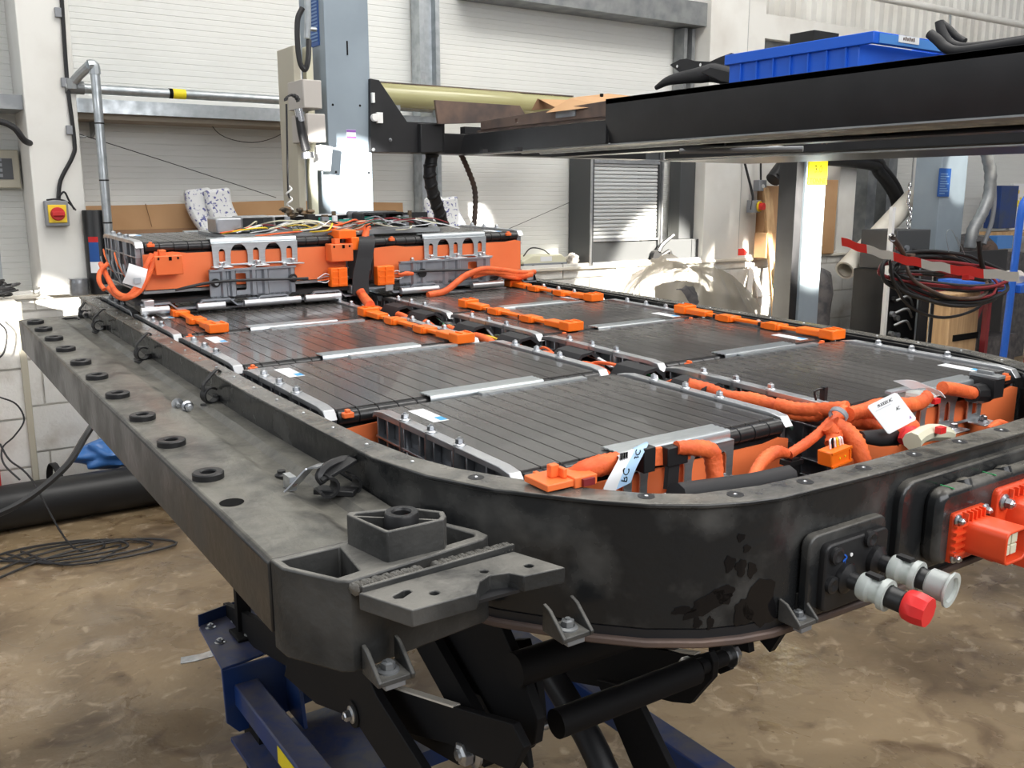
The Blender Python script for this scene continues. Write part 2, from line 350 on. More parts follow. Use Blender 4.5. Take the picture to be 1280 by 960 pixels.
def rrect(x0, x1, y0, y1, r, n=4):
    out = []
    for cx, cy, a in ((x1-r,y1-r,0),(x0+r,y1-r,PI/2),(x0+r,y0+r,PI),(x1-r,y0+r,1.5*PI)):
        out += [(cx+r*math.cos(a+PI/2*i/n), cy+r*math.sin(a+PI/2*i/n)) for i in range(n+1)]
    return out
V3 = Vector
def lerp(a, b, t): return Vector(a)*(1-t)+Vector(b)*t

# ================================================================== the room
g = G(); g.grid(lambda u, v: (-4+16*u, -3.5+8.6*v, 0), 8, 6); fl = struct('floor', g, 'floor')
g = G(); g.obox((1.02,4.4,.0),(1.02,-1.0,.0),.010,.002); part('floor_joint', g, 'ink', fl)
# cladding with ribbed profile
g = G(); pts = []; z = .97; i = 0
while z < 2.62:
    pts += [(5.10,z),(5.10,z+.0235),(5.1012 if i % 2 else 5.1024,z+.0255),(5.1012 if i % 2 else 5.1024,z+.0265)]; z += .0286; i += 1
pts.append((5.10, 2.66)); n = len(pts)
g.add([(x, y, z) for x in (-1.2, 12.0) for y, z in pts] , [(i, i+1, n+i+1, n+i) for i in range(n-1)])
wall = struct('wall_back', g, 'cladding', smooth=0)
g = G(); g.box(-1.2,12,5.12,5.2,0,5.0); part('wall_core', g, 'cladding', wall)
# lower blockwork, every block its own piece
g = G(); g.box(-1.2,12,4.875,5.11,0,.955); low = struct('wall_lower', g, 'mortar')
bl = G(); bl.box(0,.43,0,.016,0,.213); bme = mesh('block', bl, M['block'])
for r in range(5):
    for c in range(28):
        x = -1.15 + c*.44 + (.22 if r % 2 else 0)
        h = 1.0 if r < 4 else .42
        o = bpy.data.objects.new('block', bme); COL.objects.link(o); o.parent = low; o.location = (x, 4.860+.002*((c*7+r*3) % 3), .006+r*.2245); o.scale = (1, 1, h)
        if r == 0: bev(o, 0)
g = G(); g.box(-1.2,12,4.845,5.10,.955,.975); struct('trim_1', g, 'sill', bevel=.004)
# pilaster on the left with a trunking along its edge
g = G(); g.box(-.8,.505,4.62,4.858,0,.97); pil = struct('wall_pier', g, 'mortar')
for r in range(5):
    for x0, x1 in (((-.78,-.36),(-.35,.07),(.08,.495)) if r % 2 else ((-.78,-.60),(-.59,-.17),(-.16,.26),(.27,.495))):
        g = G(); g.box(x0, x1, 4.606, 4.622, .005+r*.2245, min(.218+r*.2245, .965)); part('block', g, 'block', pil)
g = G(); g.box(.492,.520,4.59,4.62,.02,.97); struct('trim_2', g, 'offw', bevel=.004)
# white boxed columns
g = G(); g.box(.63,.845,4.77,5.10,.975,5); struct('wall_column_left', g, 'whitepaint', bevel=.004)
g = G(); g.box(4.93,5.30,4.86,5.10,.975,5); c2 = struct('wall_column_middle', g, 'whitepaint', bevel=.004)
g = G(); g.box(5.31,5.52,4.90,5.10,.975,5); part('column_flange', g, 'whitepaint', c2)
g = G(); g.box(5.295,5.312,4.87,4.89,.975,5); part('conduit', g, 'galvdark', c2)
g = G(); g.box(6.45,6.66,4.88,5.10,.975,2.6); struct('wall_column_right', g, 'whitepaint', bevel=.004)
for i, x in enumerate((6.95, 7.22)):
    g = G(); g.box(x,x+.12,4.98,5.10,.975,2.6); struct('trim_%d' % (3+i), g, 'galvdark')
# galvanised post (folded section)
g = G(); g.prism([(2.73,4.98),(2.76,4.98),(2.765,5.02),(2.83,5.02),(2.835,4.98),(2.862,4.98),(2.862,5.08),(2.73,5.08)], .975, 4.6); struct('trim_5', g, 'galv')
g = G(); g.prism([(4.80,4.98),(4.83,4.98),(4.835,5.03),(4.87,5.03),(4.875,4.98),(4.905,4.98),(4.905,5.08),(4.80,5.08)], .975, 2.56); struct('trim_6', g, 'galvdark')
# door-head track and white beams up right
g = G(); g.box(3.05,4.93,4.90,5.10,2.57,2.64); g.box(3.05,4.93,4.90,4.93,2.64,2.72); struct('trim_7', g, 'galvdark')
g = G(); g.box(5.52,12,4.93,5.10,2.55,2.72); struct('trim_8', g, 'whitepaint', bevel=.003)
g = G(); g.box(5.52,12,4.99,5.10,2.50,2.55); struct('trim_9', g, 'galvdark')
g = G(); pts = []
for i in range(60):
    x = 5.3+i*.12; pts += [(x,5.08),(x+.03,5.03),(x+.09,5.03)]
pts += [(12.6,5.08)]
g.prism(pts+[(12.6,5.12),(5.3,5.12)], 2.72, 3.6); struct('wall_upper_sheeting', g, 'whitepaint', smooth=0)
g = G(); g.box(3.0,5.3,5.06,5.11,2.64,3.6); struct('wall_upper_flat', g, 'cladding')
g = G(); g.cyl((5.2,4.80,2.93),(12,4.80,2.93),.028,n=12)
single('overhead_pipe', g, 'whitepaint', 'white horizontal pipe high up in front of corrugated sheeting', 'pipe')
g = G(); g.cyl((7.6341,4.8000,2.9426),(7.6702,4.8000,2.6425),.008,n=8)
single('hanging_rod', g, 'galv', 'thin vertical rod hanging in front of the corrugated sheeting', 'rod')

# shelf rail of galvanised channel below a scaffold pipe
t = thing('wall_rail', 'long galvanised channel rail on the wall running behind the left column', 'rail', (1.5,4.95,1.79))
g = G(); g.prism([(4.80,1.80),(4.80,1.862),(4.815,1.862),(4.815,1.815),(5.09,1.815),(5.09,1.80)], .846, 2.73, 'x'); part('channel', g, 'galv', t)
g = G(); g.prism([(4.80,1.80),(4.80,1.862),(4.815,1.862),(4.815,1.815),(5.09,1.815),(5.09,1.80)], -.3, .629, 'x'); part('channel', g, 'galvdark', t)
g = G(); g.box(.846,2.73,4.84,5.085,1.775,1.800); part('soffit', g, 'brownwall', t)
for x in (.95, 2.5):
    g = G(); g.prism([(4.84,1.775),(5.09,1.775),(5.09,1.70)], x, x+.012, 'x'); part('bracket', g, 'galvdark', t)
t = thing('scaffold_pipe', 'galvanised horizontal scaffold tube lying on the wall rail', 'pipe', (1.5,4.78,1.89))
g = G(); g.cyl((.85,4.80,1.905),(2.70,4.80,1.905),.022,n=16); part('pipe', g, 'galv', t)
g = G(); g.cyl((1.28,4.80,1.905),(1.34,4.80,1.905),.0235,n=16); part('warning_sticker', g, 'yellow', t, label='yellow and black sticker')
g = G(); g.cyl((1.262,4.80,1.905),(1.279,4.80,1.905),.0236,n=16); part('sticker_end', g, 'ink', t)
t = thing('vertical_pipe', 'upright galvanised scaffold tube with a swivel elbow rising left of the battery', 'pipe', (.91,4.66,.975))
g = G(); g.cyl((.912,4.66,.975),(.912,4.66,1.975),.020,n=14); part('pipe', g, 'galv', t)
g = G(); g.tube([(.912,4.66,1.955),(.908,4.66,1.99),(.885,4.66,1.99)],.025,10); part('elbow', g, 'galv', t)
g = G(); g.tube([(.89,4.66,1.99),(.862,4.71,1.96),(.835,4.76,1.925)],.021,10); part('arm', g, 'galv', t)
g = G(); g.cyl((.83,4.765,1.895),(.83,4.765,1.94),.03,n=10); g.cyl((.80,4.775,1.905),(.88,4.775,1.905),.030,n=12); part('clamp', g, 'galvdark', t)
for z in (1.30,1.49,1.74):
    g = G(); g.lathe((.912,4.66,z),(0,0,1),[(.0205,0),(.0215,.001),(.0215,.006),(.0205,.007)],12); part('band', g, 'blackpl', t)
# cardboard flat box leaning along the wall on the sill
t = thing('cardboard_sheet', 'long brown cardboard box lying along the wall behind the battery', 'cardboard', (.9,5.0,.975))
g = G(); g.add([(.86,5.06,.98),(2.65,5.06,.98),(2.65,5.08,1.385),(1.9,5.08,1.40),(1.2,5.08,1.38),(.86,5.08,1.375),(.86,5.075,.98),(2.65,5.075,.98),(2.65,5.092,1.385),(1.9,5.092,1.40),(1.2,5.092,1.38),(.86,5.092,1.375)],
  [(0,1,2,3,4,5),(11,10,9,8,7,6),(0,6,7,1),(5,4,10,11),(4,3,9,10),(3,2,8,9),(2,1,7,8),(0,5,11,6)]); part('panel', g, 'card', t)
g = G(); g.add([(.97,4.93,.98),(2.6,4.93,.98),(2.6,5.05,1.27),(.86,5.05,1.25),(.97,4.925,.98),(2.6,4.925,.98),(2.6,5.045,1.275),(.86,5.045,1.255)],
  [(0,1,2,3),(7,6,5,4),(0,4,5,1),(3,2,6,7),(0,3,7,4),(1,5,6,2)]); part('flap', g, 'cardd', t)
g = G()
for x in (1.20,1.53,1.57,2.02): g.obox((x,5.052,1.27),(x-.02,5.067,1.385),.003,.003)
part('crease', g, 'cardd', t, kind='stuff')
t = thing('cardboard_sheet', 'short piece of brown cardboard on the wall left of the white column', 'cardboard', (.2,5.0,.975))
g = G(); g.add([(-.9,5.05,.98),(.43,5.05,.98),(.43,5.08,1.37),(-.9,5.08,1.36),(-.9,5.062,.98),(.43,5.062,.98),(.43,5.092,1.37),(-.9,5.092,1.36)],[(0,1,2,3),(7,6,5,4),(0,4,5,1),(3,2,6,7),(0,3,7,4),(1,5,6,2)]); part('panel', g, 'card', t)

# printed foam bags
def foam_bag(x0, z0, label, s=1.0, fl=1):
    t = thing('foam_packing', label, 'packaging', (x0, 4.95, z0-.2))
    for k, dx in enumerate((0, .09*s)):
        pts = [(x0+dx+.02, 4.99-k*.03, z0+.26*s), (x0+dx+.03, 4.98-k*.03, z0+.16*s), (x0+dx+.09*s, 4.95-k*.03, z0+.04*s), (x0+dx+.19*s, 4.92-k*.03, z0-.06*s)]
        P = catmull(pts, 6); g = G()
        g.ribbon(P, (1,.0,.12), .135*s, .055*s, 1); o = part('foam_bag', g, 'foampk', t, bevel=.018)
    g = G(); P = catmull([(x0+.155*s,4.895,z0+.075*s),(x0+.20*s,4.885,z0+.01*s),(x0+.26*s,4.88,z0-.05*s)],5)
    g.ribbon(P, (1,0,.2), .12*s, .05*s, 1); part('foam_block', g, 'foamgrey', t, bevel=.012)
    return t
foam_bag(1.40, 1.20, 'white printed foam packing bag slumped against the cardboard on the sill')
foam_bag(2.78, 1.17, 'white printed foam packing bag right of the galvanised wall post', .95)

# isolator and cable on left column
t = thing('isolator_switch', 'red rotary isolator switch on a yellow plate fixed to the left white column', 'switch', (.70,4.78,1.30))
a = (0.7147,4.7800,1.3448)
g = G(); g.box(a[0]-.048,a[0]+.048,4.72,4.768,a[2]-.055,a[2]+.058); part('housing', g, 'wgrey', t, bevel=.004)
g = G(); g.box(a[0]-.038,a[0]+.038,4.713,4.721,a[2]-.040,a[2]+.040); part('plate', g, 'yknob', t, bevel=.003)
g = G(); g.lathe((a[0],4.714,a[2]),(0,-1,0),[(.030,0),(.030,.012),(.026,.015),(0,.015)],20); g.box(a[0]-.026,a[0]+.026,4.685,4.705,a[2]-.009,a[2]+.009); part('knob', g, 'red', t, bevel=.002)
g = G(); g.tube([(0.8199,4.7580,2.3385),(0.8114,4.7580,1.9332),(0.8188,4.7550,1.6727),(0.8053,4.7500,1.6016),(0.7462,4.7500,1.4946),(0.7279,4.7450,1.4058)],.009,8)
single('power_cable', g, 'cable', 'thick black cable running down the left white column to the isolator', 'cable')
g = G(); g.tube([(0.7244,4.7400,1.4129),(0.7518,4.7300,1.4413),(0.7688,4.7300,1.4058),(0.7886,4.7300,1.3627)],.0045,6); g.tube([(0.6778,4.7400,1.4059),(0.7226,4.7300,1.4094),(0.7645,4.7300,1.3951),(0.7950,4.7300,1.3591)],.004,6)
single('isolator_lead', g, 'cable', 'short loose black leads coming out of the top of the isolator', 'cable')
t = thing('cable_saddles', 'row of small grey cable clips on the edge of the left column', 'clip', (.84,4.79,1.5))
for p in ((0.7983,4.7900,2.2179),(0.7990,4.7900,1.9217),(0.8015,4.7900,1.7161)):
    g = G(); g.box(p[0]-.013,p[0]+.013,4.748,4.768,p[2]-.02,p[2]+.02); part('saddle', g, 'wgrey', t, bevel=.002)
t = thing('security_keypad', 'beige wall keypad with a dark panel at the left edge of the picture', 'keypad', (.48,5.08,1.4))
a = (0.5591,5.0600,1.5447); g = G(); g.box(a[0]-.11,a[0]+.06,5.03,5.10,a[2]-.085,a[2]+.09); part('housing', g, 'offw', t, bevel=.006)
g = G(); g.box(a[0]-.11,a[0]+.03,5.026,5.031,a[2]-.045,a[2]+.05); part('panel', g, 'darkgrey', t)
for i in range(3):
    for j in range(4):
        g = G(); g.box(a[0]-.025-.035*i-.011,a[0]-.025-.035*i+.011,5.021,5.027,a[2]-.035+.024*j,a[2]-.02+.024*j); part('button', g, 'wgrey', t)
g = G(); g.tube([(0.4297,4.7000,1.7399),(0.5199,4.7000,1.7372),(0.5729,4.7000,1.7126),(0.6084,4.7200,1.6642),(0.6494,4.8000,1.6520)],.014,10)
single('air_hose', g, 'blackrub', 'thick black hose entering at the left edge and passing behind the column', 'hose')
g = G(); g.tube([(0.6614,5.0000,2.3278),(0.6521,5.0000,2.0861),(0.6638,5.0000,1.9997)],.011,8)
single('flexible_conduit', g, 'cable', 'black corrugated conduit left of the left white column at the top', 'conduit')
# strut left of the column
g = G(); g.box(.44,.50,5.02,5.09,.975,3.2); single('strut_channel', g, 'galv', 'upright grey steel strut on the wall left of the white column', 'strut')
# stay wires
def line(name, label, pts, r, m='cable', cat='wire', k=5, **kw):
    g = G(); g.tube(pts, r, 6, k); return single(name, g, m, label, cat, **kw)
line('stay_wire', 'thin taut wire sloping down from the left column behind the scaffold tube', [(0.8413,4.8500,1.7102),(1.3001,4.9000,1.5757),(1.8239,4.9500,1.4158)], .002)
line('slack_wire', 'thin slack wire hanging in a loop below the wall rail', [(1.4838,5.0000,1.8403),(1.5592,5.0000,1.7362),(1.7044,5.0000,1.7006),(1.8360,5.0000,1.7253),(1.9734,5.0000,1.7968)], .002)
line('stay_wire', 'thin taut wire from the grey shutter cabinet down behind the red hose reel', [(3.8757,5.0500,1.3835),(3.3896,5.0500,1.2195)], .002)
t = thing('wire_hook', 'small hook and shackle joining the taut wire to the left column', 'hook', (.84,4.84,1.72))
g = G(); g.tube([(0.8330,4.8400,1.7129),(0.8586,4.8400,1.6924),(0.8846,4.8500,1.6937)],.006,6); part('shackle', g, 'galvdark', t)

# canister, fire extinguisher, lamp near left column foot
t = thing('paint_canister', 'black cylinder with a red and blue label standing on the sill left of the pipe', 'canister', (.92,4.72,.975))
a = (0.8746,4.7400,1.2230)
g = G(); g.lathe((a[0],4.74,.975),(0,0,1),[(0,0),(.055,0),(.055,.38),(.052,.385),(0,.385)],24); part('body', g, 'blackpl', t)
for nm, z0, z1, mm in (('label_red',.24,.265,'red'),('label_blue',.15,.24,'plaque'),('label_white',.10,.15,'label')):
    g = G(); n = 5
    vs = []; fs = []
    for i in range(n+1):
        an = math.radians(-140+45*i/n); vs += [(a[0]+.0565*math.cos(an), 4.74+.0565*math.sin(an), .975+z0), (a[0]+.0565*math.cos(an), 4.74+.0565*math.sin(an), .975+z1)]
    fs = [(2*i, 2*i+2, 2*i+3, 2*i+1) for i in range(n)]; g.add(vs, fs); part(nm, g, mm, t)
t = thing('fire_extinguisher', 'red fire extinguisher partly hidden behind the left column', 'fire extinguisher', (.895,4.84,.975))
g = G(); g.lathe((.898,4.87,.975),(0,0,1),[(0,0),(.045,0),(.045,.26),(.035,.30),(.014,.32),(.014,.35),(0,.35)],20); part('body', g, 'red', t)
g = G(); g.cyl((.898,4.87,.975+.06),(.898,4.87,.975+.2),.0458,n=20,caps=False); part('label', g, 'label', t)
t = thing('silver_tin', 'small ribbed silver tin on the sill at the foot of the left column', 'tin', (.80,4.74,.975))
a = (0.7733,4.7000,1.0380)
g = G(); g.lathe((a[0],4.70,.977),(0,0,1),[(0,0),(.042,0)]+[(.042+.002*(i % 2),.008+i*.009) for i in range(7)]+[(.042,.075),(0,.075)],24); part('body', g, 'cast', t)

# shutter cabinet
t = thing('shutter_cabinet', 'tall grey cabinet with a closed silver roller shutter standing on the sill', 'cabinet', (4.2,4.98,.975))
g = G(); g.box(3.90,3.93,4.86,5.09,.975,1.76); part('side_panel', g, 'darkgrey', t, bevel=.002)
g = G(); g.box(4.50,4.53,4.86,5.09,.975,1.76); part('side_panel', g, 'darkgrey', t, bevel=.002)
g = G(); g.box(3.90,4.53,4.87,5.09,1.755,1.78); part('top', g, 'darkgrey', t)
g = G(); g.box(3.93,4.50,4.875,5.08,.98,1.13); part('lower_panel', g, 'darkgrey', t)
g = G(); g.box(3.93,4.50,4.875,5.08,1.66,1.755); part('header', g, 'darkgrey', t)
g = G(); g.box(3.900,3.912,4.852,4.862,.975,1.76); g.box(4.518,4.53,4.852,4.862,.975,1.76); g.box(3.93,4.50,4.862,4.876,1.13,1.145); g.box(3.93,4.50,4.862,4.876,1.635,1.665); part('trim_strip', g, 'alu', t)
sl = G(); sl.prism([(4.885,.001),(4.878,.004),(4.876,.012),(4.878,.020),(4.885,.023)], 3.935, 4.495, 'x'); sme = mesh('shutter_slat', sl, M['shutter'], ORG[t.name]+Vector((0,0,-.975)))
for i in range(20):
    o = bpy.data.objects.new('shutter_slat', sme); COL.objects.link(o); o.parent = t; o.location = (0,0,1.146+i*.0245-.975)
# second dark frame beside it
t = thing('dark_display_stand', 'dark upright panel with a low black box on the sill right of the shutter cabinet', 'stand', (4.75,4.98,.975))
g = G(); g.box(4.55,4.94,4.90,5.06,.975,1.125); part('low_box', g, 'darkgrey', t, bevel=.003)
g = G(); g.box(4.78,4.925,4.95,5.06,1.125,1.70); part('upright', g, 'darkgrey', t, bevel=.003)
g = G(); g.box(4.86,4.864,4.899,4.905,.975,1.125); part('joint', g, 'ink', t)

# charger, tissue, reel
t = thing('battery_charger', 'small beige and grey bench charger on the sill right of the hose reel', 'charger', (3.5,4.93,.975))
g = G(); g.prism([(3.40,.985),(3.74,.985),(3.74,1.03),(3.70,1.055),(3.47,1.055),(3.40,1.02)], 4.90, 5.03, 'y'); part('housing', g, 'cream', t, bevel=.006)
g = G(); g.box(3.40,3.745,4.895,5.03,.980,1.005); part('base', g, 'wgrey', t, bevel=.003)
g = G(); g.box(3.53,3.62,4.896,4.902,1.015,1.045); part('control_panel', g, 'label', t)
for x in (3.47,3.70): g = G(); g.cyl((x,4.89,.985),(x,4.92,.985),.012,n=10); part('foot', g, 'blackrub', t)
g = G(); g.tube([(3.42,4.93,1.05),(3.47,4.92,1.10),(3.56,4.92,1.09),(3.62,4.92,1.055)],.004,6); part('lead', g, 'cable', t)
g = G(); g.blob((3.83,4.95,1.01),.06,.04,.035,4,.5); g.blob((3.80,4.93,1.03),.03,.03,.03,9,.5)
single('crumpled_cloth', g, 'tissue', 'crumpled beige paper towel on the sill beside the shutter cabinet', 'cloth', smooth=60)
t = thing('cable_reel', 'red reel with a black crank handle on the sill behind the battery', 'reel', (3.1,4.93,.975))
a = (3.1822,4.9000,1.1595); c = (a[0], 4.89, 1.058)
g = G(); g.lathe(c,(0,-1,0),[(0,-.04),(.080,-.04),(.080,-.034),(.04,-.034),(.04,.034),(.080,.034),(.080,.04),(0,.04)],28); part('drum', g, 'red', t)
g = G(); g.lathe(c,(0,-1,0),[(0,.042),(.03,.042),(.03,.055),(0,.055)],16); part('hub', g, 'galvdark', t)
g = G(); g.tube([V3(c)+V3((0,-.06,0)), V3(c)+V3((-.02,-.075,.05)), V3(c)+V3((-.02,-.08,.115))],.007,8); g.cyl(V3(c)+V3((-.02,-.08,.115)), V3(c)+V3((.075,-.085,.117)),.014,n=12); part('crank_handle', g, 'blackpl', t)
# tape dispenser, box with red print
t = thing('tape_gun', 'black hand tool leaning up on the bright sill right of the shutter cabinet', 'tool', (4.45,4.84,.975))
a = (4.5473,4.8300,1.0295)
g = G(); g.cyl((a[0]-.07,4.83,1.02),(a[0]-.07,4.87,1.02),.042,n=18); part('wheel', g, 'blackpl', t)
g = G(); g.tube([(a[0]-.06,4.84,1.05),(a[0]-.02,4.84,1.10),(a[0]+.07,4.83,1.16)],[.02,.016,.012],8); g.tube([(a[0]-.03,4.84,1.02),(a[0]+.04,4.84,1.05),(a[0]+.05,4.83,1.02)],.014,8); part('arm', g, 'blackpl', t)
t = thing('glue_box', 'small white carton with red printed side on the bright sill', 'carton', (5.2,4.9,.975))
a = (5.2947,4.9000,1.0363)
g = G(); g.box(a[0]-.11,a[0]+.10,4.88,4.96,.976,1.045); part('carton', g, 'label', t, bevel=.002)
g = G(); g.prism([(a[0]-.06,.978),(a[0]+.10,.978),(a[0]+.12,1.015),(a[0]+.08,1.043),(a[0]-.06,1.043)],4.872,4.879,'y'); part('printed_panel', g, 'redcap', t)

# ================================================================== battery tray
ZT = 1.115
TRAY = thing('battery_tray', 'large black battery pack tray with rounded front corners lying on the blue lift', 'battery tray', (.99,1.5,.98), PACK)
def mirror(p, c=1.985): return [(c-x, y) for x, y in reversed(p)]
CL = [(.405,2.52),(.412,1.26),(.424,.90),(.443,.815),(.478,.739),(.509,.698),(.539,.659),(.575,.622),(.619,.592),(.655,.577),(.69,.568),(.767,.563),(.85,.560)]
CI = [(.437,2.488),(.442,1.26),(.452,.96),(.462,.88),(.480,.818),(.509,.762),(.533,.723),(.560,.685),(.592,.648),(.630,.620),(.70,.603),(.767,.598),(.86,.594)]
outer = CL + mirror(CL); inner = CI + mirror(CI)
g = G(); g.prism(outer, .985, ZT-.004, 'z', [inner]); part('tray_wall', g, 'traym', TRAY, bevel=.002)
# thin flange on top, folded a little outward
def offs(poly, d):
    cx = .99; cy = 1.5; out = []
    n = len(poly)
    for i in range(n):
        a = V3((*poly[i-1],0)); b = V3((*poly[(i+1) % n],0)); t = (b-a).normalized(); nn = V3((t.y,-t.x,0))
        p = V3((*poly[i],0)); q = p+nn*d
        if (q-V3((cx,cy,0))).length < (p-V3((cx,cy,0))).length: q = p-nn*d
        out.append((q.x, q.y))
    return out
g = G(); g.prism(offs(outer,.003), ZT-.005, ZT, 'z', [offs(inner,-.002)]); part('rim_flange', g, 'traym', TRAY, bevel=.0015)
g = G(); g.prism(outer, .975, .985, 'z'); part('tray_floor', g, 'blackp', TRAY)
g = G(); g.prism(offs(outer,.006), .968, .976, 'z'); part('bottom_plate', g, 'rust', TRAY, bevel=.002)
# rim studs
path = [V3((.5*(a[0]+b[0]), .5*(a[1]+b[1]), ZT)) for a, b in zip(outer[:26], inner[:26])]
def along(P, step, start=.05):
    out = []; acc = -start
    for a, b in zip(P[:-1], P[1:]):
        L = (b-a).length; t = 0
        while acc+L >= 0 and L > 0:
            if acc+L < 0: break
            k = (0-acc)/L if acc < 0 else 0
            if k > 1: break
            a2 = a+(b-a)*k; out.append(a2); L = L*(1-k); a = a2; acc = -step
        acc += L
    return out
sg = G(); sg.lathe((0,0,0),(0,0,1),[(0,-.001),(.0022,-.001),(.0022,.0006),(.0012,.0012),(0,.0012)],10)
sg2 = G(); sg2.lathe((0,0,0),(0,0,1),[(0,0),(.0085,0),(.0085,.0003),(0,.0003)],14)
sme = mesh('rim_stud', sg, M['zinc']); smd = mesh('seal_patch', sg2, M['blackp'])
for p in along(path, .088, .06):
    o = bpy.data.objects.new('rim_stud', sme); COL.objects.link(o); o.parent = TRAY; o.location = p-ORG[TRAY.name]+V3((0,0,.0003))
    if p.y < .8:
        o = bpy.data.objects.new('seal_patch', smd); COL.objects.link(o); o.parent = TRAY; o.location = p-ORG[TRAY.name]
# side rails (deck)
def deck(mir):
    f = (lambda x: 1.985-x) if mir else (lambda x: x)
    X = lambda a, b: sorted((f(a), f(b)))
    g = G(); pf = [(f(.262),1.0),(f(.262),1.069),(f(.266),1.073),(f(.345),1.073),(f(.353),1.070),(f(.362),1.0655),(f(.382),1.0655),(f(.392),1.072),(f(.421),1.072),(f(.421),1.0)]
    holes = []
    g.prism(pf, .79, 2.49, 'y')
    r = part('side_rail', g, 'deckm', TRAY, bevel=.0015); return r
rail = deck(False); deck(True)
g = G(); g.prism([(.262,2.488),(.262,2.50),(.29,2.52),(.421,2.52),(.421,2.488)], 1.0, 1.070); part('rail_end', g, 'deckm', TRAY)
# spacer rings on the rail
rg = G(); rg.lathe((0,0,0),(0,0,1),[(.0095,0),(.018,0),(.018,.0065),(.0165,.0078),(.0098,.0078),(.0085,.0065),(.0085,.0008)],20)
rme = mesh('spacer_ring', rg, M['blackpl']); hg = G(); hg.lathe((0,0,0),(0,0,1),[(0,.0004),(.0092,.0004)],20); hme = mesh('bolt_hole', hg, M['ink'])
for i, y in enumerate((1.057,1.218,1.374,1.537,1.699,1.846,2.005,2.149,2.290,2.410)):
    o = bpy.data.objects.new('spacer_ring', rme); COL.objects.link(o); o.parent = TRAY; o.location = V3((.287,y,1.073))-ORG[TRAY.name]
    o = bpy.data.objects.new('bolt_hole', hme); COL.objects.link(o); o.parent = TRAY; o.location = V3((.287,y,1.073))-ORG[TRAY.name]
g = G(); g.lathe((.283,.959,1.073),(0,0,1),[(0,.0004),(.013,.0004)],20); part('rail_hole', g, 'ink', TRAY)
# cast corner node
g = G()
A = (.264,.79); A2 = (.266,.765); Bc = (.297,.712); B2 = (.306,.706); Cc = (.452,.722); C2 = (.462,.728); D = (.456,.80); E_ = (.345,.80)
pl = [A, A2, Bc, B2, Cc, C2, (.460,.745), (.440,.79)]
h1 = [(.272,.783),(.274,.765),(.300,.719),(.322,.722),(.330,.783)]
h2 = [(.398,.728),(.448,.733),(.452,.739),(.437,.783),(.420,.783),(.402,.76)]
h3 = [(.334,.783),(.328,.745),(.340,.786)]
g.prism(pl, .985, 1.0733, 'z', [h1, h2]); node = part('corner_node', g, 'nodem', TRAY, bevel=.002)
g = G(); g.prism([(.268,.786),(.27,.765),(.299,.715),(.45,.728),(.455,.74),(.438,.786)], .985, 1.03); part('node_web', g, 'nodem', TRAY)
g = G(); g.prism([(.335,.785),(.322,.722),(.345,.715),(.398,.722),(.404,.785)], 1.0, 1.070); part('node_boss', g, 'nodem', TRAY)
# tower block with its ring
Z3 = 1.103
bp_ = [(0.3381,0.7835,1.1030), (0.3486,0.7254,1.1030), (0.3502,0.7220,1.1030), (0.4084,0.7212,1.1030), (0.4145,0.7272,1.1030), (0.4190,0.7395,1.1030), (0.3953,0.7712,1.1030), (0.3427,0.7882,1.1030)]
bp2 = [(p[0], p[1]) for p in bp_]; cx = sum(p[0] for p in bp2)/8; cy = sum(p[1] for p in bp2)/8
inn = [(cx+(x-cx)*.87, cy+(y-cy)*.84) for x, y in bp2]
g = G(); g.prism(bp2, 1.070, 1.103, 'z', [inn]); part('mount_tower', g, 'nodem', TRAY, bevel=.0012)
g = G(); g.prism([(cx+(x-cx)*.9, cy+(y-cy)*.88) for x, y in bp2], 1.070, 1.074); g.obox(V3((*inn[0],1.088))+V3((0,0,0)), V3((*inn[3],1.088)), .0025, .028); part('tower_web', g, 'nodem', TRAY)
rc = (0.3778,0.7473,1.1060)
g = G(); g.lathe((rc[0],rc[1],1.075),(0,0,1),[(.0085,0),(.0165,0),(.0165,.032),(.0155,.034),(.0098,.034),(.0085,.032),(.0085,0)],28); part('tower_bush', g, 'blackpl', TRAY)
g = G(); g.lathe((rc[0],rc[1],1.076),(0,0,1),[(0,0),(.009,0)],20); part('bush_hole', g, 'ink', TRAY)
# thick slab with threaded holes in front of the node
sp_ = [(0.3078,0.6944,1.0660), (0.3304,0.6393,1.0660), (0.3922,0.6377,1.0660), (0.4065,0.6553,1.0660), (0.4207,0.6619,1.0660), (0.4379,0.6566,1.0660), (0.4454,0.6433,1.0660), (0.4878,0.6378,1.0660), (0.4691,0.6951,1.0660)]
sl_ = [(p[0], p[1]) for p in sp_]
def pxy(p): return (p[0], p[1])
hs = [ellipse(*pxy((0.3620,0.6580,1.0660)),.0042,.0042,12), ellipse(*pxy((0.4212,0.6720,1.0660)),.0038,.0038,12), ellipse(*pxy((0.4619,0.6595,1.0660)),.0042,.0042,12)]
a = (0.3329,0.6701,1.0660); b = (0.3427,0.6728,1.0660); hs.append([(a[0]-.004,a[1]-.003),(a[0]+.002,a[1]-.0055),(b[0]+.004,b[1]-.002),(b[0]+.0045,b[1]+.003),(b[0],b[1]+.005),(a[0]-.004,a[1]+.002)])
g = G(); g.prism(sl_, 1.050, 1.066, 'z', hs); part('tapped_slab', g, 'nodem', TRAY, bevel=.0012)
g = G(); g.prism([(sl_[0][0]+.002,sl_[0][1]),(sl_[1][0]+.004,sl_[1][1]+.012),(sl_[7][0]-.006,sl_[7][1]+.008),sl_[8]], 1.049, 1.052); part('slab_underside', g, 'blackp', TRAY)
g = G(); a = V3((0.3069,0.6923,1.0700)); b = V3((0.4657,0.6928,1.0700)); 
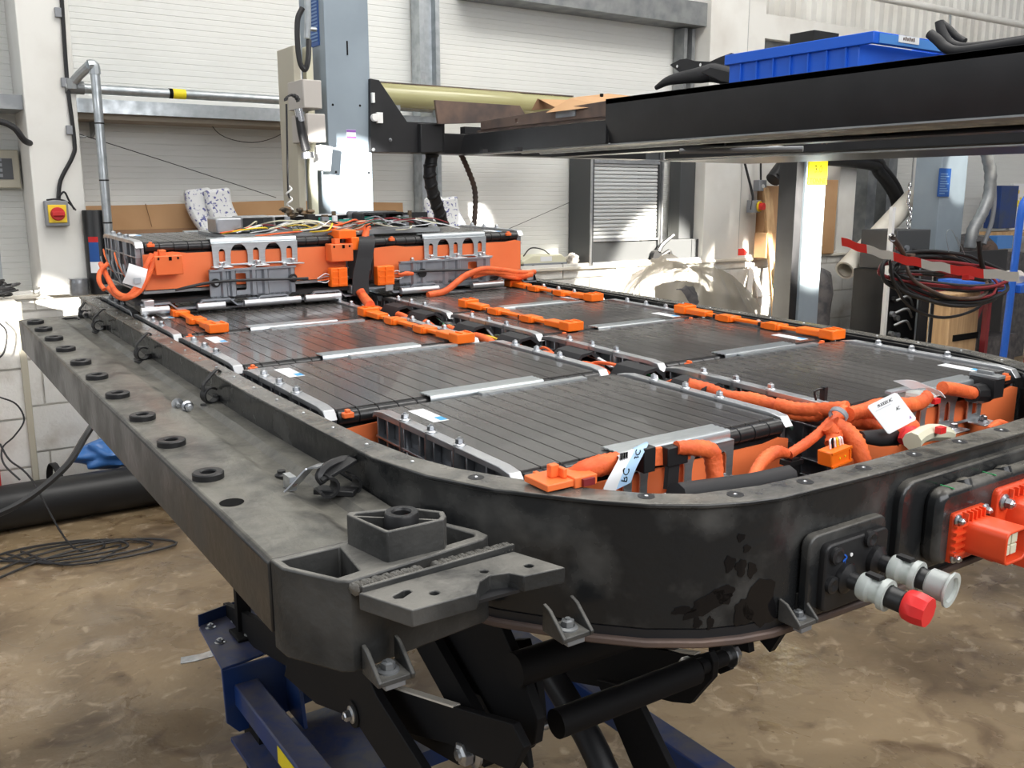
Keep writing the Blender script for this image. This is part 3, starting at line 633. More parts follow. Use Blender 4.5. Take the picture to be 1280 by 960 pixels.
for i in range(46):
    t = i/45
    if .42 < t < .50: continue
    p = a.lerp(b, t)+V3((.002,.009,-.0035+.0008*math.sin(i*2.3))); g.lathe(p-V3((.003,0,0)), (1,.45,.05), [(0,0),(.0055,.0004),(.0068,.0016),(.0062,.0032),(0,.006)], 8)
part('weld_bead', g, 'weld', TRAY, smooth=60, kind='stuff')
g = G(); g.obox(a+V3((.004,.002,-.004)), b+V3((.006,.006,-.003)), .004, .010); part('slab_lip', g, 'nodem', TRAY, bevel=.001)
# bolt brackets below node and front wall
def foot(p, dy=.0, s=1.0, nm='hold_down_bracket'):
    p = V3(p); g = G()
    g.box(p.x-.016*s, p.x+.016*s, p.y-.028*s, p.y+.004, p.z-.004, p.z+.001)
    g.prism([(p.y+.004,p.z+.024*s),(p.y-.006,p.z+.021*s),(p.y-.030*s,p.z+.001),(p.y-.028*s,p.z-.004),(p.y+.004,p.z-.004)], p.x-.018*s, p.x-.0138*s, 'x')
    g.prism([(p.y+.004,p.z+.024*s),(p.y-.006,p.z+.021*s),(p.y-.030*s,p.z+.001),(p.y-.028*s,p.z-.004),(p.y+.004,p.z-.004)], p.x+.0138*s, p.x+.018*s, 'x')
    o = part(nm, g, 'nodem', TRAY, bevel=.001)
    g = G(); g.hexbolt((p.x, p.y-.012*s, p.z+.001), (0,0,1), .0065*s, .007*s); b = part('bracket_bolt', g, 'galvdark', o)
    g = G(); g.box(p.x-.010*s, p.x+.010*s, p.y-.026*s, p.y-.01, p.z-.010, p.z-.004); part('spacer_block', g, 'steel', o, bevel=.001)
foot((0.3306,0.7000,0.9873)); foot((0.4952,0.6550,1.0000)); foot((0.7126,0.5620,0.9878), s=.8)
# paw-like wet prints on the front wall: thin films following the wall
g = G()
def wetspot(px, pyy, w, h, tilt=0):
    # project on the corner wall between outline points
    seg = outer[6:16]; best = None
    for a, b in zip(seg[:-1], seg[1:]):
        # ray parameter solved in plan
        pass
# front cover recess, coolant plate, connectors
YF = .560
g = G(); g.plate(rrect(.865,1.14,.988,1.098,.022), (), lambda a, b, h: (a, h, b), YF-.010, YF+.003); part('service_recess', g, 'traym', TRAY, bevel=.003)
g = G(); g.plate(rrect(.905,1.132,1.0,1.086,.018), (), lambda a, b, h: (a, h, b), YF-.030, YF-.008); part('service_cover', g, 'traym', TRAY, bevel=.007)
for x in (.965,1.045): g = G(); g.lathe((x,YF-.020,1.078),(0,.4,1),[(.0,0),(.010,0),(.009,.010),(.004,.012),(0,.012)],14); part('cover_boss', g, 'traym', TRAY)
for x in (.930,1.012): g = G(); g.box(x,x+.0015,YF-.028,YF-.012,1.0855,1.0866); part('paint_mark', g, 'green', TRAY, label='green paint tick')
# small multi-pole connector
yc = YF-.030
con = part('multi_pole_connector', G().box(.925,.987,yc-.006,yc+.004,1.003,1.060), 'orangeR', TRAY, bevel=.003, label='orange rectangular connector with white pole insert')
g = G()
for z in (1.013,1.021,1.029,1.037,1.045): g.box(.924,.945,yc-.010,yc-.005,z,z+.003)
for x in (.940,.948,.956,.964,.972): g.box(x,x+.002,yc-.012,yc-.005,1.050,1.060)
part('connector_ribs', g, 'orangeR', con)
g = G(); o1 = rrect(.942,.985,1.012,1.050,.008); i1 = rrect(.945,.982,1.015,1.047,.006)
g.plate(o1, [i1], lambda a, b, h: (a+(-h+yc)*.10, h, b-(yc-h)*.02), yc-.052, yc-.004); part('shell', g, 'orangeR', con, bevel=.001)
g = G(); g.plate(rrect(.947,.980,1.017,1.045,.005), (), lambda a, b, h: (a+.003, h, b-.001), yc-.040, yc-.006); part('socket_floor', g, 'orangeR', con)
for i in range(2):
    for j in range(2):
        g = G(); g.box(.954+i*.013,.965+i*.013,yc-.047,yc-.038,1.019+j*.0125,1.030+j*.0125); part('pole_insert', g, 'cream', con, bevel=.0008)
for x, z in ((.930,1.053),(.930,1.010),(.982,1.055)): g = G(); g.hexbolt((x,yc-.006,z),(0,-1,0),.0042,.006); part('connector_bolt', g, 'zinc', con)
# big two-pole connector
con = part('high_voltage_socket', G().plate(rrect(1.005,1.115,.985,1.072,.008), (), lambda a, b, h: (a, h, b), yc-.008, yc+.004), 'orangeR', TRAY, bevel=.002, label='large orange hooded high voltage socket')
g = G()
for i in range(8): g.box(1.025+i*.011,1.028+i*.011,yc-.013,yc-.006,1.061,1.071)
part('socket_ribs', g, 'orangeR', con)
g = G(); ho = [(1.024,.985),(1.024,1.040),(1.032,1.054),(1.050,1.060),(1.095,1.060),(1.108,1.050),(1.112,1.035),(1.112,.985)]
hi_ = [(1.028,.985),(1.028,1.038),(1.035,1.050),(1.051,1.056),(1.094,1.056),(1.104,1.047),(1.108,1.034),(1.108,.985)]
g.plate(ho+hi_[::-1], (), lambda a, b, h: (a, h, b), yc-.045, yc-.006); part('hood', g, 'orangeR', con, bevel=.001)
for i in range(2):
    g = G(); x0 = 1.042+i*.033; g.plate(rrect(x0,x0+.028,.990,1.040,.004), [rrect(x0+.003,x0+.025,.993,1.037,.003)], lambda a, b, h: (a, h, b), yc-.040, yc-.006); part('pole_shroud', g, 'orangeR', con)
    g = G(); g.box(x0+.006,x0+.022,yc-.030,yc-.006,1.008,1.032); part('pole_block', g, 'orangeR', con, bevel=.001)
g = G(); g.box(1.034,1.10,yc-.030,yc-.006,1.042,1.047); part('shelf', g, 'orangeR', con)
for x, z in ((1.016,1.057),(1.020,.992),(1.108,1.070)): g = G(); g.hexbolt((x,yc-.008,z),(0,-1,0),.0062,.009); part('socket_bolt', g, 'zinc', con)
for z in (1.020,1.004): g = G(); g.cyl((1.0225,yc-.038,z),(1.0245,yc-.038,z),.0028,n=10); part('green_mark', g, 'green', con)
# coolant plate
cp = part('coolant_plate', G().plate(rrect(.722,.845,.983,1.070,.012), (), lambda a, b, h: (a, h, b), YF-.008, YF+.003), 'traym', TRAY, bevel=.002)
g = G(); g.plate(rrect(.738,.838,.988,1.060,.008), (), lambda a, b, h: (a, h, b), YF-.016, YF-.006); part('raised_panel', g, 'blackpl', cp, bevel=.002)
for x, z in ((.752,1.048),(.805,1.054),(.748,1.018)): g = G(); g.lathe((x,YF-.015,z),(0,-1,0),[(0,0),(.009,0),(.009,.005),(.006,.006),(0,.004)],18); part('stud_cap', g, 'blackpl', cp)
g = G()
for i in range(4): g.ribbon([(.765+.003*(i % 2),YF-.0168,1.046-i*.006),(.770-.003*(i % 2),YF-.0168,1.042-i*.006),(.764+.004*(i % 2),YF-.0168,1.039-i*.006)],(0,0,1),.002,.0006,2)
part('blue_scribble', g, 'bluef', cp, kind='stuff')
g = G(); g.lathe((.777,YF-.016,1.043),(0,-1,0),[(0,0),(.002,0),(.002,.001),(0,.001)],8); part('white_dot', g, 'white', cp)
g = G(); g.lathe((.781,YF-.016,1.030),(0,-1,0),[(0,0),(.0018,0),(.0018,.001),(0,.001)],8); part('pink_dot', g, 'redcap', cp)
def coolant(x, z, cap, lab):
    o = part('coolant_pipe', G().lathe((x,YF-.014,z),(.1,-1,-.05),[(0,0),(.016,0),(.016,.006),(.009,.010),(.009,.022),(.011,.024),(0,.024)],20), 'blackpl', TRAY, label=lab)
    d = V3((.14,-1,-.08)).normalized(); p = V3((x,YF-.036,z))
    g = G(); g.lathe(p, d, [(.006,0),(.013,0),(.0145,.003),(.0145,.010),(.0125,.013),(.0125,.022),(.016,.023),(.016,.029),(.012,.029),(.010,0)],22); part('locking_collar', g, 'clear', o)
    g = G(); g.box(p.x-.004,p.x+.004,p.y-.022,p.y-.006,p.z+.0125,p.z+.016); part('latch', g, 'blackpl', o)
    e = p+d*.026
    g = G(); g.lathe(e, d, [(0,0),(.011,0),(.011,.018),(.0125,.020),(.0125,.030),(0,.030)],22); part('hose_tail', g, 'blackpl', o)
    if cap == 'red':
        g = G(); g.lathe(e+d*.020, d, [(0,0),(.0135,0),(.0155,.003),(.0165,.012),(.0155,.020),(.0145,.0225),(0,.0225)],10); part('red_cap', g, 'redcap', o, label='red protective cap')
    else:
        g = G(); g.lathe(e+d*.024, d, [(.0125,-.012),(.0145,-.010),(.0145,.008),(.018,.009),(.018,.0115),(.013,.0115),(.012,.008),(0,.008)],24); part('clear_cap', g, 'clear', o, label='milky protective cap')
coolant(.769,1.020,'red','coolant pipe stub with a red cap'); coolant(.818,1.027,'clear','coolant pipe stub with a milky cap')
# wet marks on the curved wall (thin oily film patches, found by walking along the outline)
def wallpoint(s, z):
    seg = outer[5:14]; acc = 0
    for a, b in zip(seg[:-1], seg[1:]):
        a = V3((*a,0)); b = V3((*b,0)); L = (b-a).length
        if acc+L >= s:
            n = V3(((b-a).y, -(b-a).x, 0)).normalized(); n = -n if n.y > 0 else n
            p = a.lerp(b, (s-acc)/L)+n*.0008; return (p.x, p.y, z)
        acc += L
    return (seg[-1][0], seg[-1][1]-.0008, z)
def film(cs, cz, rs, rz, seed, tilt=0):
    rd = random.Random(seed); n = 22; g = G(); ring = []
    ph = [rd.uniform(0, 6) for _ in range(4)]
    for i in range(n):
        a = 2*PI*i/n; k = 1+.16*math.sin(3*a+ph[0])+.10*math.sin(5*a+ph[1])+.07*math.sin(8*a+ph[2])
        u, v = rs*k*math.cos(a), rz*k*math.sin(a)
        ring.append((cs+u*math.cos(tilt)-v*math.sin(tilt), cz+u*math.sin(tilt)+v*math.cos(tilt)))
    m = 5; vs = [wallpoint(cs, cz)]
    for j in range(1, m+1): vs += [wallpoint(cs+(s-cs)*j/m, cz+(z-cz)*j/m) for s, z in ring]
    fs = [(0, 1+i, 1+(i+1) % n) for i in range(n)]
    for j in range(m-1):
        for i in range(n): fs.append((1+j*n+i, 1+(j+1)*n+i, 1+(j+1)*n+(i+1) % n, 1+j*n+(i+1) % n))
    g.add(vs, fs); return g
for args in ((.180,1.052,.0055,.008,1),(.192,1.047,.0055,.009,2),(.204,1.043,.005,.008,3),(.197,1.066,.004,.004,4),(.190,1.078,.004,.004,14),
             (.160,1.012,.024,.009,5,.5),(.176,1.021,.010,.010,15),(.216,1.006,.020,.025,6,.2),(.150,.993,.004,.006,7),(.163,.992,.0035,.007,8),(.136,1.006,.011,.004,9,.1),(.197,.998,.010,.014,10,.3)):
    part('wet_mark', film(*args), 'puddle', TRAY, smooth=60)

# ================================================================== battery modules
W0, D0, H0 = .46, .335, .11
def arch(cx, z0, z1, w, n=8):
    r = w/2; return [(cx-r, z0), (cx+r, z0)] + [(cx+r*math.cos(PI*i/n), z1-r*1.35+r*1.35*math.sin(PI*i/n)) for i in range(n+1)][0:]
cellme = mesh('cell', G().box(0,(W0-.040)/15-.0017,.016,D0-.004,H0-.022,H0-.001), M['cellm'])
def end_plate(x0, sgn, root):
    # die-cast plate with top flange, webs and bolt bosses; sgn +1 faces outwards to -x
    f = lambda x: x0 + sgn*x
    def bx(g, a, b, *r): xa, xb = sorted((f(a), f(b))); return g.box(xa, xb, *r)
    g = G()
    g.prism([(.0,H0-.012),(.010,H0+.0005),(.030,H0+.003),(D0-.03,H0+.003),(D0-.006,H0-.001),(D0-.002,H0-.010),(D0-.010,H0-.006),(.030,H0-.004),(.012,H0-.008)], *sorted((f(0), f(.016))), 'x'); FL = g; g = G()
    bx(g, .012,.017,.006,D0-.008,.006,H0-.004)
    bx(g, .000,.012,.010,D0-.012,H0-.034,H0-.031)
    bx(g, .000,.012,.010,D0-.012,.028,.031)
    bx(g, .000,.012,.010,D0-.012,.004,.008)
    for y in (.012,.055,.096,.128,.170,.205,.246,.290,.318): bx(g, .001,.012,y,y+.003,.006,H0-.004)
    for y, y2 in ((.060,.125),(.175,.130),(.180,.240),(.290,.246)):
        g.obox((f(.006),y,.030),(f(.006),y2,H0-.034),.011,.003,up=(1,0,0)) if False else g.obox((f(.006),y,.008),(f(.006),y2,H0-.034),.003,.011,up=(1,0,0))
    ep = part('end_plate', g, 'cast', root, bevel=.0008); part('top_flange', FL, 'alu', ep, bevel=.0008)
    for y in (.122,.188,.254):
        g = G(); g.cyl((f(.008),y,.045),(f(.008),y,H0+.001),.0085,n=14); part('bolt_boss', g, 'cast', ep)
        g = G(); g.hexbolt((f(.008),y,H0+.0025),(0,0,1),.0052,.0065); part('plate_bolt', g, 'zinc', ep)
    return ep
def make_module(label, side, front='flat'):
    t = thing('battery_module', label, 'battery module', (0,0,0), PACK, 'battery modules in the tray', local=True)
    g = G(); g.box(.014,W0-.014,.012,D0-.006,.004,H0-.020); part('module_body', g, 'blackpl', t)
    for i in range(15):
        o = bpy.data.objects.new('cell', cellme); COL.objects.link(o); o.parent = t; o.location = (.020+i*(W0-.040)/15, 0, 0)
    g = G(); pr = []; L = W0-.036
    for i in range(15):
        a = L*i/15; b = L*(i+1)/15; pr += [(.0090,a+.0003),(.0105,a+.0013),(.0105,b-.0013),(.0090,b-.0003)]
    g.lathe((.018,.011,H0-.0125),(1,0,0),[(0,0)]+pr+[(0,L)],12); part('front_edge', g, 'foam', t)
    end_plate(0, 1, t); end_plate(W0, -1, t)
    # aluminium clamp over the front edge
    g = G(); c0, c1 = (.148,.333)
    prof = []
    for i in range(9): prof.append((.030-i*.004, H0+.0020+(.0010 if i % 2 else 0)))
    prof += [(-.003,H0+.0005),(-.0035,H0-.006),(-.0035,H0-.012)]
    prof2 = [(y+.0018 if y < 0 else y, z-.0016) for y, z in prof]
    g.prism(prof+prof2[::-1], c0, c1, 'x'); part('clamp_plate', g, 'aluB', t)
    g = G(); g.box(c0+.03,c1+.045,D0-.010,D0+.004,H0-.001,H0+.0015); part('rear_clamp_lip', g, 'aluB', t)
    # orange insulating cover
    g = G(); g.prism([(.012,.008),(W0-.012,.008),(W0-.012,H0-.026),(W0-.030,H0-.022),(W0-.060,H0-.026),(.10,H0-.026),(.07,H0-.022),(.012,H0-.026)], -.002, .001, 'y'); part('front_cover', g, 'coverO', t)
    g = G(); g.box(.008,W0-.008,-.003,D0,.000,.006); part('base_plate', g, 'galvdark', t)
    if side == 'L': lx, ly, px_ = .040, D0-.100, .022
    else: lx, ly, px_ = W0-.075, .030, W0-.058
    g = G(); g.box(lx,lx+.024,ly,ly+.068,H0-.0009,H0-.0005); lb = part('rating_label', g, 'label', t)
    g = G(); g.box(lx+.0125,lx+.0235,ly+.003,ly+.020,H0-.0006,H0-.0002); part('blue_field', g, 'labelblue', lb)
    g = G()
    for k in range(6): g.box(lx+.003,lx+.009+.010*((k*7) % 3)/3,ly+.026+k*.0065,ly+.0275+k*.0065,H0-.0006,H0-.0003)
    part('small_print', g, 'labelg', lb, kind='stuff')
    for x in ((.022,) if side == 'L' else (px_, .055)):
        g = G(); g.box(x,x+.014,-.006,.004,H0-.010,H0-.003); g.box(x+.004,x+.010,-.005,.003,H0-.005,H0+.001); part('vent_plug', g, 'orange', t, bevel=.001)
    if front == 'bracket':
        holes = [arch(.168,.062,.090,.013), arch(.204,.056,.100,.036), arch(.2405,.062,.090,.013), arch(.278,.056,.100,.036), arch(.314,.062,.090,.013)]
        g = G(); g.prism([(c0,H0-.008),(c1,H0-.008),(c1-.001,.052),(c0+.001,.052)], -.010, -.0075, 'y', holes)
        g.box(c0,c1,-.0100,.002,H0-.010,H0-.0075)
        br = part('arched_bracket', g, 'aluB', t, bevel=.0005)
        for x in (.163,.2405,.318):
            g = G(); g.prism([(x-.020,-.036),(x+.020,-.036),(x+.020,-.010),(x+.010,-.0078),(x-.010,-.0078),(x-.020,-.010)], .050, .0525); part('bracket_foot', g, 'alu', br, bevel=.001)
            g = G(); g.hexbolt((x,-.022,.0525),(0,0,1),.0058,.007); part('foot_bolt', g, 'zinc', br)
    return t
def put(o, x0, x1, y, z=1.005, label=None, group=None):
    m = PACK @ Matrix.Translation((x0, y, z)); o.location = m.to_translation(); o.rotation_euler = m.to_euler(); o.scale = ((x1-x0)/W0, 1, 1)
    if label: o['label'] = label
    if group: o['group'] = group
LB = 'front left battery module with an arched silver bracket and a blue and white label sleeve before it'
mA = make_module('nearest battery module on the left, black ribbed top, arched silver bracket on its front', 'L', 'bracket')
mB = make_module('left column battery module with black ribbed top, second from the front', 'L')
mC = make_module('nearest battery module on the right, black ribbed top, reflecting the yellow sign', 'R', 'bracket')
mD = make_module('right column battery module with black ribbed top, second from the front', 'R')
tb = {}
for c in bpy.data.objects:
    if c.parent: tb.setdefault(c.parent.name, []).append(c)
def dup(o, **k): c = copy_tree(o, None, tb); put(c, **k); return c
put(mA, .512, .940, .757); put(mB, .455, .930, 1.107)
dup(mB, x0=.450, x1=.912, y=1.460, label='left column battery module with black ribbed top, third from the front')
dup(mB, x0=.448, x1=.905, y=1.812, label='left column battery module just in front of the orange stack, fourth from the front')
dup(mB, x0=.448, x1=.903, y=2.158, label='left column battery module lying underneath the stacked module')
put(mC, 1.020, 1.468, .750); put(mD, 1.024, 1.468, 1.093)
dup(mD, x0=1.022, x1=1.468, y=1.430, label='right column battery module with black ribbed top, third from the front')
dup(mD, x0=1.020, x1=1.466, y=1.765, label='right column battery module just in front of the stack, fourth from the front')
dup(mD, x0=1.020, x1=1.466, y=2.110, label='right column battery module lying underneath the stacked module on the right')
dup(mA, x0=.458, x1=.950, y=2.115, z=1.160, label='upper stacked battery module on the left with a full orange front cover', group='battery modules stacked on top')
dup(mC, x0=1.000, x1=1.460, y=2.115, z=1.150, label='upper stacked battery module on the right with a full orange front cover', group='battery modules stacked on top')

# stacking shelf between the layers
t = thing('module_shelf', 'black shelf plate with silver rods carrying the upper stacked battery modules', 'shelf', (.96,2.28,1.12), PACK)
g = G(); pts = [(.44,1.150)]; g.box(.44,1.47,2.085,2.46,1.140,1.148); part('shelf_plate', g, 'blackpl', t)
g = G(); pr = []
x = .45
while x < 1.45: pr += [(x,1.140),(x+.06,1.140),(x+.075,1.126),(x+.115,1.126)]; x += .13
pr.append((1.47,1.140)); g.prism(pr+[(a, b+.004) for a, b in pr[::-1]], 2.075, 2.10, 'y'); part('zigzag_rail', g, 'steel', t)
for x0, x1 in ((.448,.505),(.565,.625),(.668,.800),(.812,.90),(1.06,1.165),(1.265,1.36)):
    g = G(); g.cyl((x0,2.068,1.130),(x1,2.068,1.130),.0085,n=14); part('rod', g, 'alu', t)
for x in (.455,.93,1.02,1.44):
    g = G(); g.box(x,x+.022,2.07,2.095,1.132,1.152); part('stop_block', g, 'alu', t, bevel=.002)
for x, y in ((.47,2.12),(.47,2.42),(.93,2.3),(1.03,2.3),(1.44,2.12),(1.44,2.42)):
    g = G(); g.box(x,x+.02,y,y+.02,1.118,1.141); part('post', g, 'blackpl', t)
# pressed steel mount brackets
def mount(x0, x1, zt, zb, wins, lab, y=2.088):
    t = thing('mount_bracket', lab, 'bracket', ((x0+x1)/2, y, zb), PACK)
    g = G(); g.prism([(x0,zb+.012),(x0+.018,zb),(x0+.05,zb),(x0+.058,zb+.010),(x0+.075,zb+.010),(x0+.085,zb+.002),(x1-.020,zb+.004),(x1,zb+.014),(x1,zt),(x0,zt)], y-.003, y, 'y', wins); part('plate', g, 'steel', t, bevel=.0008)
    g = G(); g.box(x0,x1,y-.012,y,zt-.002,zt+.002); part('top_flange', g, 'steel', t)
    for f in (.12,.22,.46,.60,.92):
        x = x0+(x1-x0)*f; g = G(); g.prism([(x,y-.003),(x+.004,y-.009),(x+.012,y-.009),(x+.016,y-.003)], zb+.012, zt-.002); part('rib', g, 'steel', t)
    for f in (.13,.50,.87):
        g = G(); g.hexbolt((x0+(x1-x0)*f,y-.007,zt+.002),(0,0,1),.0048,.006); part('bolt', g, 'zinc', t)
    return t
m1_ = mount(.600,.797,1.205,1.134,[rrect(.652,.682,1.158,1.196,.004)],'grey pressed steel bracket on the front of the left stacked module')
m2_ = mount(1.066,1.333,1.199,1.126,[rrect(1.265,1.292,1.150,1.190,.004)],'grey pressed steel bracket on the front of the right stacked module')
for x in (.612,.790):
    g = G(); g.lathe((x,2.082,1.178),(0,-1,0),[(0,0),(.010,0),(.010,.004),(0,.004)],16); part('grommet', g, 'blackpl', m1_)
    g = G(); g.lathe((x,2.078,1.178),(0,-1,0),[(0,0),(.0045,0),(.0045,.006),(0,.006)],10); part('stud', g, 'zinc', m1_)
g = G(); g.lathe((1.128,2.082,1.170),(0,-1,0),[(0,0),(.011,0),(.011,.005),(0,.005)],16); part('grommet', g, 'blackpl', m2_)
def pline(name, label, pts, r, m, cat='cable', k=6, n=8, **kw):
    g = G(); g.tube(pts, r, n, k); return single(name, g, m, label, cat, F=PACK, org=pts[0], smooth=60, **kw)
pline('probe_cable', 'thin black probe cable lying across the left grey bracket', [(0.5217,2.0700,1.1692),(0.5477,2.0650,1.1748),(0.5988,2.0620,1.1821),(0.6786,2.0620,1.1823),(0.7617,2.0620,1.1789),(0.8203,2.0650,1.1767)], [.0025,.0035,.0032,.003,.0025,.0035], 'cable')
pline('probe_cable', 'thin black probe cable lying across the right grey bracket', [(1.0588,2.0670,1.1754),(1.1245,2.0650,1.1756),(1.1933,2.0650,1.1736),(1.3161,2.0620,1.1689)], .003, 'cable')
pline('cable_ferrule', 'short orange sleeve on the right grey bracket beside a black grommet', [(1.0549,2.0680,1.1716),(1.0753,2.0650,1.1726),(1.0936,2.0660,1.1714)], [.004,.006,.005], 'orangeC')
# orange corner covers and connector boxes of the stack
def corner_cover(x, z, w, lab):
    t = thing('terminal_cover', lab, 'cover', (x, 2.09, z-.05), PACK)
    g = G(); g.box(x,x+w,2.075,2.112,z-.045,z-.004); part('box', g, 'orange', t, bevel=.002)
    g = G(); g.box(x+.012,x+w*.45,2.08,2.10,z-.006,z+.008); part('tab', g, 'orange', t, bevel=.001)
    g = G(); g.box(x+w*.1,x+w*.16,2.073,2.076,z-.012,z-.007); g.box(x+w*.5,x+w*.6,2.073,2.076,z-.014,z-.006); g.box(x+w*.8,x+w*.86,2.073,2.076,z-.012,z-.007); part('slots', g, 'ink', t, kind='stuff')
corner_cover(.486,1.247,.058,'orange terminal cover at the left end of the left stacked module')
corner_cover(.885,1.255,.056,'orange terminal cover at the right end of the left stacked module')
def conn_box(p, w, h, lab, wires):
    x, y, z = p; t = thing('sense_connector', lab, 'connector', (x, y, z-h/2), PACK)
    g = G(); g.box(x-w/2,x+w/2,y-.012,y+.010,z-h/2,z+h/2); part('housing', g, 'orangeB', t, bevel=.002)
    for k in range(3): g = G(); g.box(x-w/2+.004,x+w/2-.004,y-.0145,y-.011,z-h/2+.004+k*h*.32,z-h/2+.008+k*h*.32); part('rib', g, 'orangeB', t)
    g = G(); g.box(x-.003,x+.002,y-.0155,y-.011,z-h/2+.002,z+h/2-.002); part('centre_rib', g, 'orangeB', t)
    for k, (m, dz) in enumerate((('label',.006),('wgrey',.002),('orange',-.003),('label',-.007))):
        g = G(); g.tube([(x+wires*w/2,y,z+dz),(x+wires*(w/2+.012),y-.004,z+dz*1.6),(x+wires*(w/2+.030),y,z+dz*.5-.004)],.0011,5,4); part('wire', g, m, t)
conn_box((0.9024,2.0850,1.1735),.042,.045,'orange wiring connector left of the black strap between the stacked modules',-1)
conn_box((1.0218,2.0800,1.1706),.046,.046,'orange wiring connector right of the black strap between the stacked modules',1)
# black strap and orange cable between them
t = thing('retaining_strap', 'wide black fabric strap hanging between the two stacked modules', 'strap', (.975,2.06,1.13), PACK)
g = G(); g.ribbon([(0.9971,2.1200,1.2620),(0.9791,2.0780,1.2556),(0.9653,2.0700,1.2112),(0.9536,2.0660,1.1740),(0.9501,2.0620,1.1306)],(1,0,0),.042,.003,6); part('webbing', g, 'blackrub', t)
pline('high_voltage_cable', 'short orange cable dropping below the black strap into the centre channel', [(0.9451,2.0550,1.1394),(0.9433,2.0300,1.1269),(0.8724,1.8464,1.1350)], .011, 'orangeC')
pline('high_voltage_cable', 'orange sleeve end sticking up behind the top of the black strap', [(0.9926,2.1200,1.2545),(1.0047,2.1400,1.2684),(1.0400,2.2000,1.2779)], .009, 'orangeC')
g = G(); g.box(.955,1.0,2.14,2.44,1.16,1.25); single('gap_filler', g, 'blackpl', 'dark plastic spacer in the gap between the two stacked modules', 'spacer', F=PACK)
# orange cables at the right stacked module
for i, pts in enumerate(([(1.1207,2.0400,1.1187),(1.1716,2.0450,1.1245),(1.2151,2.0550,1.1449),(1.2444,2.0600,1.1589),(1.2854,2.0600,1.1667),(1.3483,2.0620,1.1608),(1.4016,2.0660,1.1467),(1.4572,2.0750,1.1468)],
                         [(1.2444,2.0600,1.1609),(1.2945,2.0550,1.1728),(1.3595,2.0600,1.1645),(1.4302,2.0700,1.1531),(1.4783,2.0900,1.1507)],
                         [(1.2642,2.0650,1.1531),(1.3285,2.0700,1.1591),(1.3848,2.0600,1.1440),(1.4590,2.0850,1.1393)])):
    pline('orange_loom', ('orange sleeved cable curving up over the right grey bracket','orange sleeved cable above the others at the right stacked module','orange sleeved cable lying lowest along the right stacked module')[i], pts, (.0085,.007,.006)[i], 'orangeC')
# label looped cable at the left end
t = thing('cable_loop', 'orange cable loop with a white and grey label at the left end of the stack', 'cable', (.44,2.07,1.14), PACK)
for pts, r in (([(0.4849,2.0900,1.2463),(0.4673,2.0800,1.2193),(0.4471,2.0750,1.1840),(0.4252,2.0700,1.1642),(0.4096,2.1000,1.1688),(0.4089,2.1600,1.1867),(0.4083,2.2200,1.2127),(0.4203,2.3000,1.2126)],.006),
            ([(0.4950,2.0900,1.2492),(0.4762,2.0780,1.2139),(0.4517,2.0700,1.1758),(0.4241,2.0660,1.1614),(0.4121,2.1000,1.1602),(0.4023,2.1400,1.1754)],.006),
            ([(0.4150,2.2000,1.2209),(0.3952,2.1800,1.2064),(0.3881,2.1600,1.1881),(0.3925,2.1400,1.1727)],.005)):
    g = G(); g.tube(pts, r, 8, 6); part('cable', g, 'orangeC', t, smooth=60)
g = G(); g.ribbon([(0.4501,2.0660,1.2248),(0.4420,2.0580,1.2060),(0.4332,2.0620,1.1862)],(.88,.1,-.35),.040,.0012,5); part('label', g, 'label', t, label='white label wrapped round the cable')
g = G(); a = (0.4405,2.0550,1.1964); g.box(a[0]-.004,a[0]+.010,a[1]-.001,a[1],a[2]-.006,a[2]+.006); part('barcode', g, 'labelg', t)
rr = random.Random(3)
for i in range(7):
    a = V3((.452,2.13+.04*i,1.17+.01*(i % 3))); g = G(); g.tube([a, a+V3((-.012,.01,.03)), a+V3((-.010,.04,.05)), a+V3((-.004,.06,.03+.01*(i % 2)))],.0018,5,4); part('thin_wire', g, ('wgrey','galvdark','orange')[i % 3], t)

# ================================================================== busbar links on the module tops
def busbar(x, ya, yb, lab, tilt=0.0, n=3):
    t = thing('busbar_link', lab, 'busbar', (x, (ya+yb)/2, ZT), PACK, 'orange busbar links across the modules')
    z = ZT+.0015
    for y, s in ((ya, 1), (yb, -1)):
        y0, y1 = sorted((y, y+s*.085)); g = G(); g.box(x-.013,x+.013,y0,y1,z,z+.012); b = part('end_housing', g, 'orangeB', t, bevel=.002)
        y0, y1 = sorted((y-s*.004, y+s*.028)); g = G(); g.box(x-.018,x+.020,y0,y1,z-.001,z+.017); part('cap', g, 'orangeB', b, bevel=.002)
        for q in (-.008,.010):
            g = G(); g.box(x+q,x+q+.004,min(y,y+s*.02),max(y,y+s*.02),z+.0165,z+.019); part('catch', g, 'orangeB', b)
    g = G(); g.box(x-.008,x+.008,min(ya,yb)+.04,max(ya,yb)-.04,z+.002,z+.008); part('bar', g, 'orangeB', t, bevel=.001)
    for f in (.36,.66):
        y = ya+(yb-ya)*f; g = G(); g.box(x-.016,x+.016,y-.022,y+.022,z-.001,z+.010); part('clip', g, 'orangeB', t, bevel=.0015)
        g = G(); g.box(x-.010,x+.010,y+.022,y+.034,z,z+.0085); part('sleeve', g, 'blackpl', t)
        g = G(); g.box(x-.019,x-.010,y-.018,y+.010,z-.001,z+.0125); part('hinge', g, 'orangeB', t, bevel=.001)
busbar(.527,1.795,2.205,'orange busbar link on the left edge modules in front of the stack')
busbar(.862,1.435,1.850,'orange busbar link crossing the seam in the middle of the left column')
busbar(1.108,1.430,1.840,'orange busbar link beside the centre channel on the right column')
busbar(1.412,1.740,2.110,'orange busbar link along the right edge nearest the orange stack')
busbar(1.452,1.085,1.495,'orange busbar link along the right edge nearest the camera')

